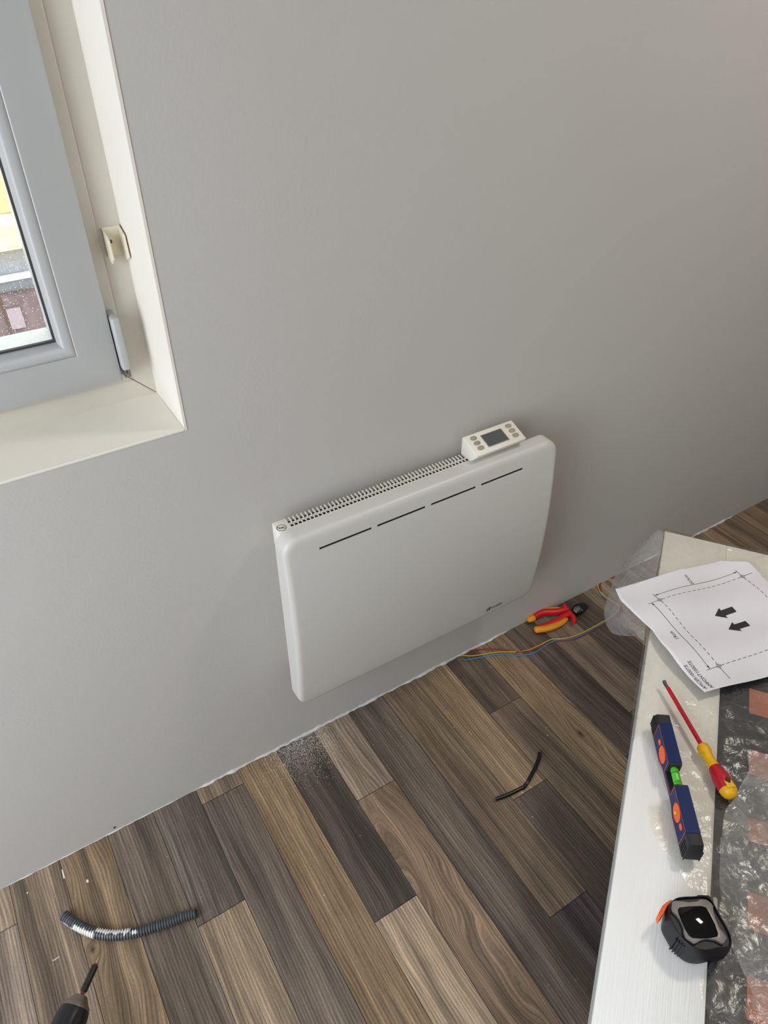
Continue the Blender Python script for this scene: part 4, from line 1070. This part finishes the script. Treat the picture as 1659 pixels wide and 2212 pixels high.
# ------------------------------------------------------------ plaster dust and paint flakes
FLK = mat('white_plaster_crumb', (222, 216, 204), rough=.9, noise_amt=.1)
rd = random.Random(11); bm = BM()
def crumb(bm, c, s, squash=.6):
    v = [bm.verts.new(c + Vector((rd.uniform(-1, 1), rd.uniform(-1, 1), 0)) * s * .3 + Vector(d_) * s) for d_ in ((1, 0, 0), (-.5, .9, 0), (-.5, -.8, 0), (0, 0, squash))]
    for f in ((0, 1, 2), (0, 1, 3), (1, 2, 3), (2, 0, 3)): bm.faces.new([v[k] for k in f])
c1 = on_z(640, 1598, 0); 
for k in range(4600):
    u = abs(rd.gauss(0, .075)); p = Vector((c1.x + rd.gauss(.0, .042), YW - .004 - abs(rd.gauss(0, .045)), .0004)); crumb(bm, p, rd.uniform(.0003, .0009))
for k in range(90):
    p = Vector((c1.x + rd.gauss(.12, .16), YW - .01 - abs(rd.gauss(0, .13)), .0005)); crumb(bm, p, rd.uniform(.0005, .0012))
o = obj('plaster_dust', bm, FLK, None, 0); tag(o, 'white drilling dust scattered on the floor below the heater corner', 'dust'); o['kind'] = 'stuff'
bm = BM()
for (u, v) in ((1090, 1392), (1058, 1440), (1014, 1582), (1195, 1480), (1181, 1572), (1183, 1588), (1240, 1310), (1005, 1603), (1018, 1586), (985, 1513), (878, 1470), (1016, 1650), (1150, 1765), (700, 1934), (1062, 1441), (1335, 1545)):
    crumb(bm, on_z(u, v, .0004), rd.uniform(.0010, .0019))
for k in range(150): crumb(bm, Vector((rd.uniform(-.2, 1.3), rd.uniform(.2, .9), .0004)), rd.uniform(.0004, .0009))
o = obj('plaster_crumbs', bm, FLK, None, 0); tag(o, 'tiny pale plaster crumbs strewn over the wooden floor', 'crumbs'); o['kind'] = 'stuff'
def flake(pts, lb):
    bm = BM(); prism(bm, [on_z(u, v, .0003) for u, v in pts], (0, 0, .0009)); o = obj('paint_flake', bm, FLK, None, 0); tag(o, lb, 'paint flake', 'white paint flakes')
flake([(133, 1879), (136, 1879), (141, 1897), (137, 1898)], 'long thin white paint flake near the wall above the conduit')
flake([(186, 1901), (191, 1900), (192, 1906), (187, 1907)], 'square white paint flake above the middle of the conduit')
flake([(57, 1930), (61, 1926), (61, 1929), (59, 1931)], 'small slanted white paint flake left of the conduit near the wall')
flake([(113, 2075), (128, 2066), (129, 2067), (115, 2076)], 'white splinter-like paint flake left of the drill bit')
flake([(116, 2073), (122, 2072), (119, 2075)], 'tiny white chip touching the splinter-like flake')

# ------------------------------------------------------------ outside: the house across the street
YN = 6.0
def z_at(v, u=40): return on_y(u, v, YN).z
nb = thing('neighbour_house', 'sunlit cream rendered house across the street seen through the window', 'house', (0.2, YN, -3))
ninv = Matrix.Translation((-.2, -YN, 3))
def np_(name, bm, m): o = obj(name, bm, m, None, 0); o.parent = nb; o.matrix_parent_inverse = ninv; return o
STUC = mat('cream_stucco', (236, 214, 176), rough=.9, noise_amt=.2, noise_scale=14, bump=.5)
EW = mat('outdoor_white_paint', (240, 240, 240), rough=.6)
bm = BM(); box(bm, -4, 5, YN, YN + 5, -3, 3.0); np_('rendered_wall', bm, STUC)
bm = BM(); box(bm, -4, 5, YN - .10, YN, z_at(475), z_at(457)); np_('white_ledge', bm, EW)
for k in range(9):
    bm = BM(); xx = -1.6 + k * .42; box(bm, xx, xx + .30, YN - .03, YN, z_at(452), z_at(452) + 1.1); np_('shutter', bm, mat('orange_wood_shutter', (206, 160, 112), rough=.7, noise_amt=.25, noise_scale=9))
ext = thing('garage_roof', 'grey metal and brown tiled lean-to roof below the cream house wall', 'roof', (0.2, YN - 1, -3))
einv = Matrix.Translation((-.2, -YN + 1, 3))
def ep(name, bm, m): o = obj(name, bm, m, None, 0); o.parent = ext; o.matrix_parent_inverse = einv; return o
# grey strip, then brown tiles, stepping towards the viewer
zA_, zB_, zC_, zD_ = z_at(538), z_at(600), z_at(690), z_at(722)
bm = BM(); box(bm, -4, 5, YN - .25, YN, zB_, zA_); ep('grey_sheet', bm, mat('grey_zinc', (118, 118, 120), rough=.5, noise_amt=.1))
bm = BM(); box(bm, -4, 5, YN - .28, YN - .24, (zA_ + zB_) / 2 - .02, (zA_ + zB_) / 2 + .02); ep('seam', bm, mat('pale_zinc', (176, 176, 180), rough=.4))
bm = BM(); box(bm, -4, 5, YN - .35, YN, zC_, zB_); ep('brown_cladding', bm, mat('purple_brown_tiles', (100, 82, 82), rough=.8, noise_amt=.25, noise_scale=9))
for k in range(14):
    bm = BM(); xx = -1.5 + k * .26; box(bm, xx, xx + .10, YN - .37, YN - .34, zC_ + .08, zB_ - .08); ep('pale_batten', bm, mat('mauve_batten', (138, 122, 126), rough=.7))
bm = BM(); box(bm, -4, 5, YN - .5, YN, zD_, zC_); ep('white_gutter', bm, EW)
bm = BM(); box(bm, -4, 5, YN - .9, YN, -3, zD_); ep('pale_lower_wall', bm, EW)
pr_ = on_y(14, 690, 3.0)
bm = BM(); lathe(bm, [(-3.0, .009), (pr_.z + .14, .009)], 14, 'z', (pr_.x, 3.0, 0)); o = obj('metal_post', bm, mat('dark_bronze_post', (84, 62, 52), rough=.4, metal=.4), None, 40); tag(o, 'thin dark post standing outside the window', 'post')
bm = BM(); box(bm, -12, 12, YW + .4, 20, -3.1, -3.0); gr = obj('street', bm, mat('pale_pavement', (190, 186, 178), rough=.9), None, 0); gr['kind'] = 'structure'

sc3 = on_y(247, 1787, YW); bm = BM(); lathe(bm, [(YW - .002, .0016), (YW - .001, .0028), (YW + .002, .0012)], 14, 'y', (sc3.x, 0, sc3.z))
tag(obj('wall_screw', bm, mat('dull_screw_steel', (96, 94, 92), rough=.5, metal=.8), None, 40), 'tiny grey screw head in the wall just above the floor, left of the heater', 'screw')
